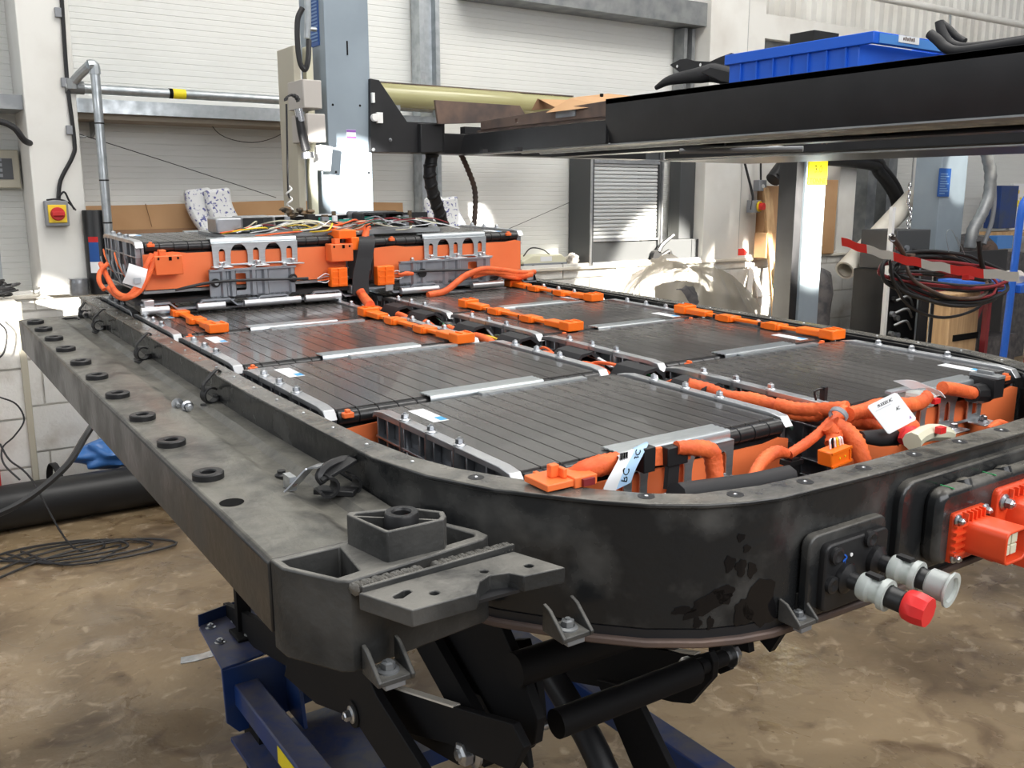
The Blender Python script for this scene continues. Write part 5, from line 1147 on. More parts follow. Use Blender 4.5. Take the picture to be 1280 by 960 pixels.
# raised platform runway, running toward and past the camera on the right
t = thing('lift_platform', 'long black raised lift runway crossing the upper right of the picture', 'lift platform', (2.4,2.2,1.60))
g = G(); g.prism([(2.20,1.685),(2.20,1.757),(2.206,1.757),(2.206,1.69),(2.232,1.610),(2.232,1.603),(2.225,1.603)], -1.2, 2.665, 'y'); part('side_beam', g, 'blackp', t, bevel=.001)
g = G(); pl = [(2.665,1.757),(2.665,1.685),(2.665,1.603)]
g.prism([(2.665,1.686),(3.63,1.686),(3.68,1.605),(2.665,1.605)], 2.203, 2.215, 'x'); part('front_beam', g, 'blackp', t, bevel=.001)
g = G(); g.box(2.20,2.74,-1.2,2.665,1.74,1.757); part('deck', g, 'blackp', t)
g = G(); g.box(2.215,2.30,-1.2,3.65,1.600,1.605); part('lower_flange', g, 'galvdark', t)
g = G(); g.prism([(2.74,1.757),(2.74,1.60),(2.65,1.60),(2.65,1.606),(2.733,1.606),(2.733,1.757)], -1.2, 3.6, 'y'); part('inner_beam', g, 'blackp', t)
for y in (-.4,.4,1.2,1.9,2.6,3.3): g = G(); g.box(2.23,2.735,y,y+.06,1.612,1.66); part('cross_rib', g, 'blackp', t)
for x in (2.42,2.52): g = G(); g.cyl((x,-1.0,1.615),(x,3.5,1.615),.010,n=8); part('cable_rod', g, 'galv', t)
for p in ((2.0310,3.2000,1.5860), (2.0573,3.0000,1.5765)): g = G(); g.box(p[0]-.012,p[0]+.012,p[1]-.01,p[1]+.01,1.588,1.602); part('rubber_stud', g, 'blackrub', t)
# second runway beyond
t = thing('lift_platform', 'second black lift runway seen edge-on under the first one', 'lift platform', (3.9,2.2,1.60))
g = G(); g.prism([(3.5,1.74),(3.5,1.615),(3.52,1.602),(4.15,1.602),(4.17,1.615),(4.17,1.74)], -1.2, 3.75, 'y'); part('deck', g, 'blackp', t, bevel=.004)
g = G(); g.box(3.46,3.50,-1.2,3.75,1.60,1.606); part('flange', g, 'galvdark', t)
# grey pipes slung below
t = thing('slung_pipe', 'short grey pipe slung under the raised runway', 'pipe', (2.9784,2.6000,1.6028))
g = G(); g.cyl((2.6477,2.7500,1.5939),(2.8821,2.3500,1.5932),.011,n=10); part('pipe', g, 'wgrey', t)
g = G(); g.cyl((2.7308,2.6000,1.6169),(2.9253,2.4000,1.5964),.006,n=8); part('rod', g, 'galv', t)
g = G(); rd = random.Random(8)
for i in range(16):
    a = V3((3.0023,2.3500,1.6227)); a = a+V3((0,0,0)); d = V3((rd.uniform(-1,1),rd.uniform(-1,1),rd.uniform(-1,1))).normalized()*.014; g.cyl(a, a+d, .0006, n=4)
part('dust_tuft', g, 'cardd', t, kind='stuff')
# rusty ramp plates at the tip of the runway
def wpl(pts): return [(p[0], p[2]) for p in pts]
t = thing('steel_side_plate', 'dull brown steel plate standing behind the tip of the raised runway', 'plate', (2.5,3.68,1.7))
g = G(); g.prism(wpl([(2.0766,3.6600,1.8275),(2.5184,3.6600,1.8270),(2.5541,3.6600,1.7830),(2.5542,3.6600,1.7582),(2.0906,3.6600,1.7285)]), 3.66, 3.675, 'y'); part('plate', g, 'rust', t, bevel=.001)
g = G(); g.box(2.2,3.3,3.62,3.66,1.69,1.72); part('edge_angle', g, 'blackp', t)
t = thing('ramp_rail', 'rusty steel angle with a square notch lying on the runway tip', 'rail', (2.35,3.3,1.7))
g = G(); g.prism([(2.67,1.700),(3.50,1.700),(3.50,1.735),(2.67,1.752)], 2.205, 2.217, 'x', [[(3.22,1.712),(3.24,1.712),(3.24,1.728),(3.22,1.728)]]); part('angle', g, 'rust', t, bevel=.001)
g = G(); g.box(2.2165,2.30,2.67,3.55,1.69,1.70); part('base_leg', g, 'rust', t)
g = G(); g.box(2.2005,2.205,2.84,2.96,1.712,1.735); part('plate_mark', g, 'steel', t)
t = thing('bent_ramp', 'tan folded steel ramp lying on the runway beside the black beam', 'ramp', (2.5,2.9,1.76))
g = G(); g.add([(2.1461,2.9500,1.7281),(2.2582,2.9500,1.7861),(2.2965,2.9500,1.7941),(2.4212,2.9200,1.8104),(2.5275,2.8000,1.7916),(2.3915,2.7000,1.7448),(2.2251,2.7000,1.7391),
                (2.1825,3.0000,1.7333),(2.2965,3.0000,1.7923),(2.3354,3.0000,1.8004),(2.4627,2.9700,1.8171),(2.5726,2.8500,1.7983),(2.4358,2.7500,1.7508),(2.2663,2.7500,1.7450)],
   [(0,1,2,3,4,5,6),(13,12,11,10,9,8,7)]+[(i,(i+1)%7,7+(i+1)%7,7+i) for i in range(7)]); part('ramp_plate', g, 'card', t, smooth=0)
a = V3((2.3773,2.9000,1.7944)); g = G(); g.box(a.x-.005,a.x+.005,a.y,a.y+.01,a.z-.012,a.z+.012); part('slot', g, 'ink', t)
t = thing('folded_cardboard', 'bright folded cardboard lying on the runway tip below the film roll', 'cardboard', (2.5,3.1,1.74))
g = G(); g.add([(2.2565,3.2000,1.7601),(2.2878,3.2000,1.8082),(2.4007,3.2000,1.7766),(2.3411,3.3200,1.7729),(2.3736,3.3200,1.8227),(2.4907,3.3200,1.7900)],[(0,1,2),(5,4,3),(0,3,4,1),(1,4,5,2),(2,5,3,0)]); part('fold', g, 'cardd', t, smooth=0)
g = G(); g.add([(2.2885,3.1900,1.8043),(2.4135,3.1000,1.8008),(2.3127,3.0000,1.7514),(2.3258,3.1000,1.7593),(2.3029,3.2100,1.8067),(2.4290,3.1200,1.8032),(2.3281,3.0200,1.7537),(2.3408,3.1200,1.7615)],[(0,1,2,3),(7,6,5,4),(0,4,5,1),(1,5,6,2),(2,6,7,3),(3,7,4,0)]); part('flap', g, 'card', t, smooth=0)
# film roll on the wall rail
t = thing('film_roll', 'long roll of yellowish clear film lying along the wall behind the lift arm', 'roll', (3.0,4.72,1.9))
A_ = V3((2.2482,4.7200,1.9749)); B_ = V3((3.6375,4.7200,2.0117)); A_.z = B_.z = 1.955
g = G(); L = (B_-A_).length; n = 24
g.lathe(A_, B_-A_, [(.0,0),(.045,0),(.062,.001),(.062,L*.3),(.064,L*.31),(.063,L*.7),(.060,L*.72),(.060,L),(.045,L),(.0,L-.005)], 28); part('film', g, 'film', t)
g = G(); g.box(A_.x,B_.x-.01,4.70,4.72,2.015,2.021); part('film_edge', g, 'rust', t)
g = G(); g.box(2.4,2.43,4.66,4.80,1.80,1.90); g.box(3.55,3.58,4.66,5.1,1.80,1.895); part('support', g, 'galvdark', t)
# hoses under the arm
t = thing('spiral_hose', 'thick black hose with spiral wrap hanging below the lift arm', 'hose', (2.2,3.9,1.3))
g = G(); P = [(2.1677,3.8500,1.6200),(2.1493,3.8500,1.5309),(2.1699,3.8600,1.4417),(2.2136,3.8800,1.3505),(2.2536,3.9000,1.2495),(2.3069,3.9500,1.1018)]
g.tube(P, .028, 12, 5); part('hose', g, 'cable', t, smooth=60)
g = G(); Q = catmull(P, 6)
for i in range(1, len(Q)-1, 3):
    d = (Q[i+1]-Q[i-1]).normalized(); g.lathe(Q[i], d+V3((.35,0,.1)), [(.028,-.010),(.032,-.007),(.032,.007),(.028,.010)], 12)
part('spiral_wrap', g, 'blackpl', t, smooth=60, kind='stuff')
t = thing('corrugated_hose', 'thin brown corrugated conduit hanging right of the spiral hose', 'hose', (2.35,3.9,1.2))
g = G(); g.tube([(2.3419,3.9000,1.6264),(2.3807,3.9000,1.5537),(2.4199,3.9000,1.4612),(2.4235,3.9000,1.3597),(2.4089,3.9000,1.2462),(2.3943,3.9000,1.1397)], .013, 8, 9, wob=.14); part('conduit', g, 'rust', t, smooth=60)
# things on the platform
t = thing('blue_crate', 'royal blue plastic crate standing on the raised runway', 'crate', (2.5,1.85,1.757))
X0, X1, Y0, Y1, Z0, Z1 = 2.215, 2.60, 1.60, 2.12, 1.757, 1.842
g = G(); g.prism([(X0+.010,Y0+.05),(X1-.01,Y0+.05),(X1-.01,Y1-.01),(X0+.010,Y1-.01)], Z0, Z1-.022, 'z', [[(X0+.02,Y0+.06),(X1-.02,Y0+.06),(X1-.02,Y1-.02),(X0+.02,Y1-.02)]]); g.box(X0+.01,X1-.01,Y0+.05,Y1-.01,Z0,Z0+.004); part('crate_body', g, 'blue', t, bevel=.002)
g = G(); g.prism([(X0-.002,Y0),(X1,Y0),(X1,Y1),(X0-.002,Y1)], Z1-.030, Z1, 'z', [[(X0+.012,Y0+.012),(X1-.012,Y0+.012),(X1-.012,Y1-.012),(X0+.012,Y1-.012)]]); part('rim', g, 'blue', t, bevel=.002)
for i in range(7): y = Y0+.085+i*.062; g = G(); g.box(X0+.003,X0+.010,y,y+.005,Z0+.002,Z1-.03); part('rib', g, 'blue', t)
g = G(); g.box(X0+.02,X1-.01,Y0-.003,Y0,Z1-.028,Z1-.004); part('end_panel', g, 'bluel', t)
g = G(); g.box(X0+.10,X0+.19,Y0-.005,Y0-.0028,Z1-.020,Z1-.002); lb = part('label', g, 'label', t)
g = G()
for i in range(6): g.box(X0+.118+i*.009,X0+.123+i*.009,Y0-.006,Y0-.0048,Z1-.014,Z1-.007+.002*(i % 2))
part('handwriting', g, 'rust', lb, kind='stuff')
t = thing('black_cloth_bag', 'crumpled black vinyl sheet with eyelets piled left of the blue crate', 'bag', (2.35,2.4,1.757))
g = G(); c0 = [(2.2500,2.4940,1.7849), (2.2500,2.4244,1.8092), (2.2500,2.2838,1.8175), (2.2700,2.2440,1.8245), (2.2800,2.1501,1.8009), (2.2800,2.0898,1.7759)]
g.tube([V3(c)+V3((.03,0,dz)) for c, dz in zip(c0,(.0,-.006,-.012,-.016,-.020,-.018))], [.008,.016,.026,.030,.028,.016], 12, 5); part('rolled_fold', g, 'blackrub', t, smooth=60)
def sheet(poly, dep, nm):
    n = len(poly); A = [V3(p) for p in poly]; Bq = [V3(p)+V3((dep,0,-.004)) for p in poly]; g = G()
    g.add(A+Bq, [tuple(range(n)), tuple(range(2*n-1, n-1, -1))]+[(i, (i+1) % n, n+(i+1) % n, n+i) for i in range(n)]); return part(nm, g, 'blackrub', t, bevel=.001, smooth=40)
sheet([(2.3000,2.4527,1.8567),(2.3000,2.4036,1.8691),(2.3000,2.3736,1.8683),(2.3000,2.3362,1.8565),(2.3000,2.2640,1.8460),(2.3000,2.2044,1.8321),(2.3000,2.2015,1.7833),(2.3000,2.3898,1.8193)], .012, 'flap')
sheet([(2.3400,2.3677,1.8326),(2.3400,2.3141,1.8520),(2.3400,2.2616,1.8635),(2.3400,2.2137,1.8701),(2.3400,2.1758,1.8560),(2.3400,2.1515,1.8388),(2.3400,2.1478,1.7807),(2.3400,2.3292,1.7982)], .05, 'flap')
sheet([(2.2450,2.2500,1.8087),(2.2450,2.2089,1.8189),(2.2450,2.1005,1.7886),(2.2450,2.0966,1.7789),(2.2450,2.1285,1.7655),(2.2450,2.1656,1.7738),(2.2450,2.2004,1.7892)], .01, 'open_mouth')
for p in ((2.2980,2.4118,1.8470), (2.2980,2.3044,1.8404)): g = G(); g.lathe(p,(-1,0,0),[(.0,0),(.005,0),(.005,.002),(0,.002)],12); part('eyelet', g, 'chrome', t)
t = thing('bent_exhaust_pipe', 'black bent pipes with an open hook end lying on the right end of the runway', 'pipe', (2.3,1.2,1.77))
g = G(); g.tube([(2.3000,1.4979,1.8287),(2.3000,1.4741,1.8102),(2.3000,1.4480,1.7876),(2.3000,1.4109,1.7774),(2.3000,1.3291,1.7768),(2.3000,1.2153,1.7803)], [.012,.013,.013,.011,.011,.011], 12, 6); part('lower_pipe', g, 'blackrub', t, smooth=60)
g = G(); g.tube([(2.3300,1.4932,1.8600),(2.3300,1.4870,1.8417),(2.3300,1.4714,1.8163),(2.3300,1.4479,1.7978),(2.3300,1.3982,1.7878),(2.3300,1.2500,1.7875)], [.011,.012,.012,.011,.010,.010], 12, 6); part('upper_pipe', g, 'blackrub', t, smooth=60)
g = G(); g.tube([(2.3600,1.5052,1.8607),(2.3600,1.4837,1.8440),(2.3600,1.4597,1.8213),(2.3600,1.4368,1.8067)], .009, 10, 5); part('hook_end', g, 'blackrub', t, smooth=60)

# other posts
pb = post(5.05,4.08,.20,.16,2.40,'lift post with the yellow load sign, right of the leaning wooden poles')
g = G(); g.box(4.98,5.05,4.10,4.24,.0,2.36); part('dark_side_channel', g, 'blackp', pb)
g = G(); g.box(5.02,5.26,4.06,4.25,2.30,2.44); part('cap', g, 'blackp', pb)
a = V3((5.3288,4.0750,1.5290)); g = G(); g.box(5.06,5.245,4.070,4.080,a.z-.03,a.z+.24); sg_ = part('load_sign', g, 'yellow', pb, label='yellow S.W.L. 3.0 TONNE sign')
text('lettering', 'S.W.L.', .062, pb, (5.152,4.069,a.z+.145), (1,0,0), (0,0,1)); text('lettering', '3.0', .066, pb, (5.152,4.069,a.z+.065), (1,0,0), (0,0,1)); text('lettering', 'TONNE', .046, pb, (5.152,4.069,a.z-.008), (1,0,0), (0,0,1))
pc = post(6.78,4.22,.34,.22,2.45,'lift post with a blue instruction plaque behind the tangled jump leads')
g = G(); g.box(7.12,7.17,4.25,4.40,0,2.45); part('rope_channel', g, 'galv', pc)
a = V3((6.8178,4.2100,1.5214)); g = G(); g.box(a.x-.075,a.x+.075,4.212,4.219,a.z-.10,a.z+.11); pq = part('instruction_plaque', g, 'plaque', pc, label='blue instruction plaque')
g = G()
for k in range(9): g.box(a.x-.06,a.x+.01+.04*((k*5) % 3)/2,4.209,4.213,a.z-.08+k*.018,a.z-.072+k*.018)
part('small_print', g, 'plaquet', pq, kind='stuff')
t = thing('cable_chain_hose', 'silver and black segmented hose hanging right of the plaque post', 'hose', (7.4,4.1,1.2))
g = G(); P = [(7.1559,4.1000,1.7564),(7.2385,4.1000,1.6081),(7.2488,4.1000,1.4261),(7.1633,4.1000,1.2739),(7.0709,4.1000,1.1653),(7.0495,4.1000,1.0311)]; g.tube(P,.045,12,5,wob=.05); part('hose', g, 'galvdark', t, smooth=60)
g = G(); g.tube([(7.3873,4.2000,1.7660),(7.5015,4.2000,1.4577),(7.5066,4.2000,1.2367),(7.4236,4.2000,1.0476)],.018,8,5); part('thin_hose', g, 'wgrey', t, smooth=60)

# ================================================================== right background
t = thing('plastic_covered_engine', 'dark bulky part under a dusty clear polythene sheet on the floor behind the tray', 'covered part', (3.7047,3.5500,-3.2185))
c = V3((3.8586,3.9000,0.8153))
rd = random.Random(2)
CV = V3((3.5679,3.5500,0.6959)); 
def cov(u, v):
    # loose sheet draped over a hump: ridges run down from the crown like folds
    a = 2*PI*u; r = v; fold = .06*math.sin(7*a+1.3*math.sin(3*a))+.04*math.sin(13*a+4*r)
    rr = r*(1+.9*fold*r)
    z = (1-r**3.2)+.05*math.sin(5*a+2)*r*(1-r)*3+.03*math.sin(19*a+9*r)*r*(1-r)*3
    return (CV.x+.80*rr*math.cos(a)-.06*(1-r), 3.55+.34*rr*math.sin(a), max(.004, z*(1.06-.15*math.cos(a)*r-.05*math.sin(3*a+1)*r)))
g = G(); g.grid(cov, 120, 24); o = part('polythene_sheet', g, 'polyth', t, smooth=50)
g = G(); g.blob((CV.x+.0,3.52,.78),.36,.14,.15,3,.25,24,14); g.blob((CV.x-.16,3.50,.90),.16,.12,.10,6,.25,16,10); part('dark_casting', g, 'darkobj', t, smooth=50)
g = G(); g.box(CV.x-.3,CV.x+.35,3.40,3.68,0,.66); part('stand', g, 'wood', t)
def stick(name, p, q, r, m, lab, cat='pole', sq=True):
    g = G()
    if sq: g.obox(p, q, r*2, r*1.4)
    else: g.cyl(p, q, r, n=12)
    return single(name, g, m, lab, cat, org=p, bevel=.002 if sq else 0)
stick('wooden_batten', (5.4421,4.6000,0.5331), (5.4940,4.8000,1.4834), .020, 'wood', 'pale wooden batten leaning on the wall, left of two')
stick('wooden_batten', (5.2906,4.5000,0.5432), (5.5443,4.8200,1.4664), .016, 'wood', 'pale wooden batten leaning on the wall, right of two') if False else None
stick('wooden_batten', (5.4959,4.6000,0.5173), (5.5858,4.8400,1.4550), .016, 'wood', 'pale wooden batten leaning on the wall, right-hand one of two')
stick('wooden_stake', (5.2043,4.6500,0.7074), (5.4112,4.8200,0.9303), .018, 'tissue', 'short greyish stake standing against the bright white wall')
stick('wooden_stake', (5.3229,4.6500,0.7004), (5.4394,4.8200,0.8996), .018, 'tissue', 'short greyish stake leaning against the bright white wall, the tilted one')
stick('green_rod', (5.2908,4.4000,0.5541), (5.4120,4.6000,0.7985), .014, 'greend', 'dark green metal rod leaning right of the wooden battens', 'rod')
t = thing('switch_box', 'grey junction box with a cable on the middle white column', 'junction box', (5.4865,4.8400,1.5010))
a = V3((5.4751,4.8300,1.5008)); g = G(); g.box(a.x-.05,a.x+.03,4.80,4.86,a.z-.04,a.z+.04); part('box', g, 'wgrey', t, bevel=.004)
g = G(); g.tube([(5.4607,4.8200,1.5408),(5.4634,4.8300,1.6554),(5.4725,4.8400,1.7982)],.008,6,4); part('cable', g, 'cable', t)
g = G(); g.cyl((a.x-.01,4.795,a.z-.005),(a.x-.01,4.80,a.z-.005),.014,n=12); part('socket', g, 'white', t)
t = thing('isolator_switch', 'red and yellow rotary switch on the middle white column under the grey box', 'switch', (5.4460,4.8400,1.3505))
a = V3((5.4261,4.8300,1.3507)); g = G(); g.box(a.x-.06,a.x+.03,4.80,4.86,a.z-.045,a.z+.045); part('housing', g, 'wgrey', t, bevel=.004)
g = G(); g.lathe((a.x+.005,4.80,a.z),(.25,-1,0),[(.038,0),(.038,.012),(0,.012)],16); part('yellow_ring', g, 'yknob', t)
g = G(); g.lathe((a.x+.008,4.788,a.z),(.25,-1,0),[(.027,0),(.025,.03),(0,.03)],16); part('knob', g, 'red', t)
line('column_cable', 'black cable hanging down the middle white column beside the rotary switch', [(5.2952,4.8400,1.6807),(5.3340,4.8300,1.5681),(5.3733,4.8200,1.4544),(5.3747,4.8100,1.3971),(5.3739,4.8200,1.3280)], .010, cat='cable')
# cardboard boxes on the sill at the right
for i, (x0, x1, y0, z1, lab) in enumerate(((5.54,6.02,4.90,1.50,'large brown cardboard box on the sill behind the barrier tape string'),(6.24,6.62,4.885,1.55,'tall brown cardboard box on the sill right of the yellow sign post'))):
    if i: x0, x1 = 5.98, 6.36
    else: x0, x1 = 5.54, 5.90
    t = thing('cardboard_box', lab, 'box', ((x0+x1)/2, 4.97, .975))
    g = G(); g.box(x0,x1,y0-.06,5.06,.976,z1); part('carton', g, 'card', t, bevel=.003)
    g = G(); g.box((x0+x1)/2-.03,(x0+x1)/2+.03,y0-.0625,y0-.060,z1-.14,z1); part('parcel_tape', g, 'offw', t)
t = thing('cardboard_box', 'low brown cardboard box in front of the large one on the sill', 'box', (5.5,4.8,.98))
g = G(); g.box(5.44,5.60,4.72,4.835,.976,1.16); part('carton', g, 'card', t, bevel=.003)
# bent black exhaust hose on the wall
t = thing('extraction_hose', 'thick black bent extraction hose arching on the wall behind the yellow sign post', 'hose', (6.4,4.8,1.5))
P = [(5.4748,4.7200,1.5395),(5.6291,4.7200,1.6669),(5.8746,4.7400,1.6956),(5.6,4.78,1.72),(6.6614,4.8000,1.6894),(6.8474,4.8000,1.6172),(7.0243,4.8000,1.4911),(7.1155,4.8000,1.3809),(7.1516,4.8000,1.2757)]
g = G(); g.tube(P, .055, 14, 6); part('hose', g, 'blackp', t, smooth=60)
g = G(); g.tube([V3(p)+V3((-.0,-.045,.03)) for p in P], .022, 8, 6); part('ridge', g, 'blackrub', t, smooth=60)
t = thing('leaning_tube', 'long pale cardboard tube leaning diagonally behind the barrier tape', 'tube', (5.7748,4.3000,0.8602))
A_ = V3((6.0770,4.5000,0.8747)); B_ = V3((7.0694,4.6400,1.4072))
g = G(); g.lathe(A_, B_-A_, [(.060,0),(.075,0),(.075,(B_-A_).length),(.060,(B_-A_).length),(.058,.01)], 24); part('tube', g, 'sill', t)
t = thing('hanging_chain', 'bright steel chain hanging above a black winch box', 'chain', (6.5271,4.3000,1.2180))
g = G(); rd = random.Random(4)
for i in range(12):
    c = V3((6.5080,4.3000,1.5024)).lerp(V3((6.5439,4.3000,1.1698)), i/11)+V3((rd.uniform(-.02,.02)*(i/5),0,0)); g = G(); g.tube([c+V3((.012*math.cos(q_)*(1 if i % 2 else .4), .012*math.cos(q_)*(.4 if i % 2 else 1), .022*math.sin(q_))) for q_ in [k*PI/4 for k in range(9)]], .005, 6, 2, caps=False); part('link', g, 'chrome', t, smooth=60)
g = G(); g.cyl((6.5298,4.3000,1.4908), (6.5300,4.3000,1.7770), .006, n=6); part('hook_wire', g, 'galvdark', t)
t = thing('winch_box', 'dark machine cabinet with knobs and levers behind the tangled jump leads', 'machine', (6.1,4.1,0))
a = V3((6.1047,4.1000,1.1841)); b = V3((6.4979,4.1000,1.1764))
g = G(); g.box(a.x,b.x+.02,4.1,4.4,.9,a.z); part('upper_box', g, 'darkgrey', t, bevel=.006)
g = G(); g.box(a.x-.06,b.x-.05,4.12,4.4,.1,.9); part('lower_cabinet', g, 'blackp', t, bevel=.006)
g = G(); g.box(a.x-.10,a.x-.07,4.08,4.11,.1,1.35); part('white_edge_strip', g, 'white', t)
for i in range(14):
    x = a.x-.03+rd.uniform(0,.25); z = rd.uniform(.35,1.15); g = G(); g.lathe((x,4.11,z),(0,-1,0),[(0,0),(.022,0),(.020,.03),(0,.03)],12); part('knob', g, rd.choice(('galvdark','blackpl','steel')), t)
for i in range(6): g = G(); z = .5+i*.09; g.tube([(a.x+.02,4.08,z),(a.x+.10,4.04,z+.03),(a.x+.2,4.06,z-.04)],.010,6,4); part('lever', g, rd.choice(('redbr','blackpl','galvdark')), t)
g = G(); g.blob((5.66,4.45,.46),.15,.14,.47,7,.35,18,12); single('black_coil_bag', g, 'darkobj', 'dark crumpled hose bundle between the sign post and the machine cabinet', 'bundle', smooth=50)
# gas bottle like pale board left of it
t = thing('glass_jar', 'pale jar and hanging rod just left of the yellow sign post', 'jar', (5.4251,4.5000,0.9767))
a = V3((5.4705,4.5500,0.9436)); g = G(); g.lathe((a.x,4.55,a.z-.12),(0,0,1),[(0,0),(.05,0),(.05,.12),(.025,.16),(.025,.20),(0,.20)],18); part('jar', g, 'clear', t)
g = G(); g.cyl((5.1911,4.3000,1.6618),(5.2193,4.3000,0.9678),.010,n=8); part('rod', g, 'galvdark', t)
g = G(); g.ribbon([(5.1311,4.2800,1.1444),(5.1848,4.2800,1.1807),(5.2491,4.2800,1.1955)],(0,0,1),.05,.003,4); part('tape_knot', g, 'tape_r', t)

# tangle of jump leads hung on the barrier tape corner
t = thing('jump_leads', 'tangle of black and maroon jump leads hanging in front of the plaque post', 'cable', (4.4,2.9,1.0))
rd = random.Random(21)
def hub(x, y): return None
cols_ = ['cable','redbr','cable','darkgrey','redbr','cable','rust','cable']
ctr = V3((4.7897,2.9000,0.9882)); hw = V3((5.2845,2.9000,0.9647))-ctr
for i in range(11):
    rx = rd.uniform(.75,1.05); rz = rd.uniform(.03,.16); tz = rd.uniform(-.03,.02); ph = rd.uniform(0,1); n = 16
    pts = [ctr+hw*(rx*math.cos(2*PI*k/n+ph))+V3((0,rd.uniform(-.02,.02)+.08*math.sin(2*PI*k/n),tz+rz*math.sin(2*PI*k/n+ph)-.02*math.cos(2*PI*k/n))) for k in range(n+rd.choice((0,-2,1)))]
    g = G(); g.tube(pts, rd.choice((.008,.010,.007)), 8, 4); part('lead', g, cols_[i % 8], t, smooth=60)
for pts, r, m in (([(4.2703,2.9000,1.1059),(4.3268,2.9000,0.9816),(4.4974,2.9000,0.8470),(4.8005,2.9000,0.7748),(5.1239,2.9000,0.8062),(5.2359,2.9000,0.9127)],.008,'cable'),
                  ([(4.3162,2.9000,1.1648),(4.5358,2.9000,1.0754),(4.9181,2.9000,0.9952),(5.1905,2.9000,1.0275)],.007,'redbr')):
    g = G(); g.tube(pts, r, 8, 6); part('lead', g, m, t, smooth=60)
g = G(); g.tube([(4.3744,2.8800,1.1154),(4.2824,2.8600,1.1755),(4.1944,2.8400,1.2181)],[.012,.013,.016],12,4); part('pipe_handle', g, 'rust', t, smooth=60)
g = G(); g.lathe((4.1873,2.8400,1.2222),(-.3,-1,.35),[(.014,-.004),(.022,-.002),(.022,.004),(.016,.006),(.014,.002)],18); part('clamp_ring', g, 'chrome', t)
g = G(); g.tube([(5.1383,2.8800,0.9864),(5.0387,2.8600,1.0799),(4.9610,2.8400,1.1912)],[.012,.013,.012],12,4); part('pipe_handle', g, 'blackrub', t, smooth=60)
g = G(); a = V3((4.9332,2.8600,1.0103)); g.box(a.x-.035,a.x+.03,a.y-.02,a.y+.02,a.z-.035,a.z+.02); part('red_connector', g, 'red', t, bevel=.006)
g = G(); a = V3((4.3936,2.8700,1.1152)); g.box(a.x-.02,a.x+.02,a.y-.02,a.y+.02,a.z-.03,a.z+.02); part('joint_block', g, 'rust', t, bevel=.004)
for q_ in ([(4.7569,2.8800,1.1315),(4.7193,2.8800,1.2292),(4.7686,2.8800,1.2449),(4.8593,2.8800,1.1496)],[(4.9111,2.8800,1.1137),(4.8191,2.8800,1.2102)]): g = G(); g.tube(q_,.0015,4,4); part('stray_wire', g, 'galv', t)
g = G(); g.cyl((ctr.x+.05,3.0,.01),(ctr.x+.05,3.0,ctr.z+.02),.012,n=8); g.cyl((ctr.x+.05,3.0,ctr.z+.02),(ctr.x+.05,2.84,ctr.z+.05),.010,n=8); part('hanging_stand', g, 'blackp', t)
# barrier tape
def barrier(name, lab, pts, w):
    t = thing(name, lab, 'barrier tape', pts[0]); P = catmull(pts, 4); L = sum((b-a).length for a, b in zip(P[:-1], P[1:])); seg = 0; cur = [P[0]]; acc = 0; k = 0
    for a, b in zip(P[:-1], P[1:]):
        acc += (b-a).length; cur.append(b)
        if acc > .15:
            g = G(); g.ribbon(cur, (0,.15,1), w, .0015, 1); part('red_band' if k % 2 == 0 else 'white_band', g, 'tape_r' if k % 2 == 0 else 'tape_w', t, smooth=60); k += 1; cur = [b]; acc = 0
    return t
pa_, pb_ = V3((4.2778,3.2000,1.1865)), V3((4.3779,2.2000,1.0570))
barrier('barrier_tape', 'red and white barrier tape stretched across in front of the right-hand posts', [pa_.lerp(pb_, i/22)+V3((0,0,-.035*math.sin(PI*i/22)+.004*math.sin(i*2.2))) for i in range(23)], .045)

# far right: notice board, blue cabinet, trolley, bench
t = thing('blue_tool_board', 'dark blue cabinet edge beside a white notice board on the right wall', 'cabinet', (8.6,4.7,1.3))
a = V3((8.5132,4.7500,1.5195)); b = V3((8.8028,4.7500,1.1352))
g = G(); g.box(a.x,b.x,4.70,4.84,b.z,a.z); part('cabinet', g, 'bluep', t, bevel=.004)
t = thing('notice_board', 'white notice board with yellow lettering at the right edge of the picture', 'notice board', (9,4.76,1.3))
g = G(); g.box(b.x+.01,b.x+.75,4.76,4.79,b.z-.02,a.z+.02); part('board', g, 'label', t, bevel=.002)
g = G(); rd = random.Random(6)
for i in range(34):
    x = b.x+.05+rd.uniform(0,.5); z = a.z-.03-rd.uniform(0,.22)*(1-.9*(x-b.x)/.6*.6); g.box(x,x+.022,4.755,4.76,z,z+.03)
part('yellow_print', g, 'yellow', t, kind='stuff')
g = G(); g.box(a.x-.02,b.x+.75,4.5,4.86,b.z-.06,b.z-.03); part('shelf', g, 'wood', t)
t = thing('blue_trolley', 'blue tubular steel trolley frame at the right edge of the picture', 'trolley', (5.4,3.0,0))
P = [(5.6353,3.0000,0.4702),(5.6469,3.0000,0.7866),(5.6622,3.0000,1.1677),(5.6715,3.0000,1.3456),(5.7212,3.0000,1.4107),(5.8635,3.0000,1.4294)]
g = G(); g.tube([(P[0][0]-.02,3.0,.06)]+P, .022, 12, 5); part('frame_tube', g, 'bluef', t, smooth=60)
g = G(); a = V3((5.6825,3.0000,0.8810)); g.box(a.x,a.x+.6,2.96,3.5,a.z-.03,a.z+.02); part('shelf', g, 'bluef', t, bevel=.004)
for dx in (0,.55): g = G(); g.cyl((P[0][0]+dx,2.98,.05),(P[0][0]+dx,3.02,.05),.05,n=16); part('wheel', g, 'blackrub', t)
g = G(); g.cyl((P[0][0]+.55,3.0,.06),(P[0][0]+.6,3.0,1.55),.022,n=10); part('frame_tube', g, 'bluef', t)
g = G(); g.blob((a.x+.15,3.1,a.z+.05),.09,.08,.045,2,.4,16,10); single('crumpled_foil', g, 'tissue', 'crumpled pale wrapping on the blue trolley shelf', 'wrapping', smooth=60)
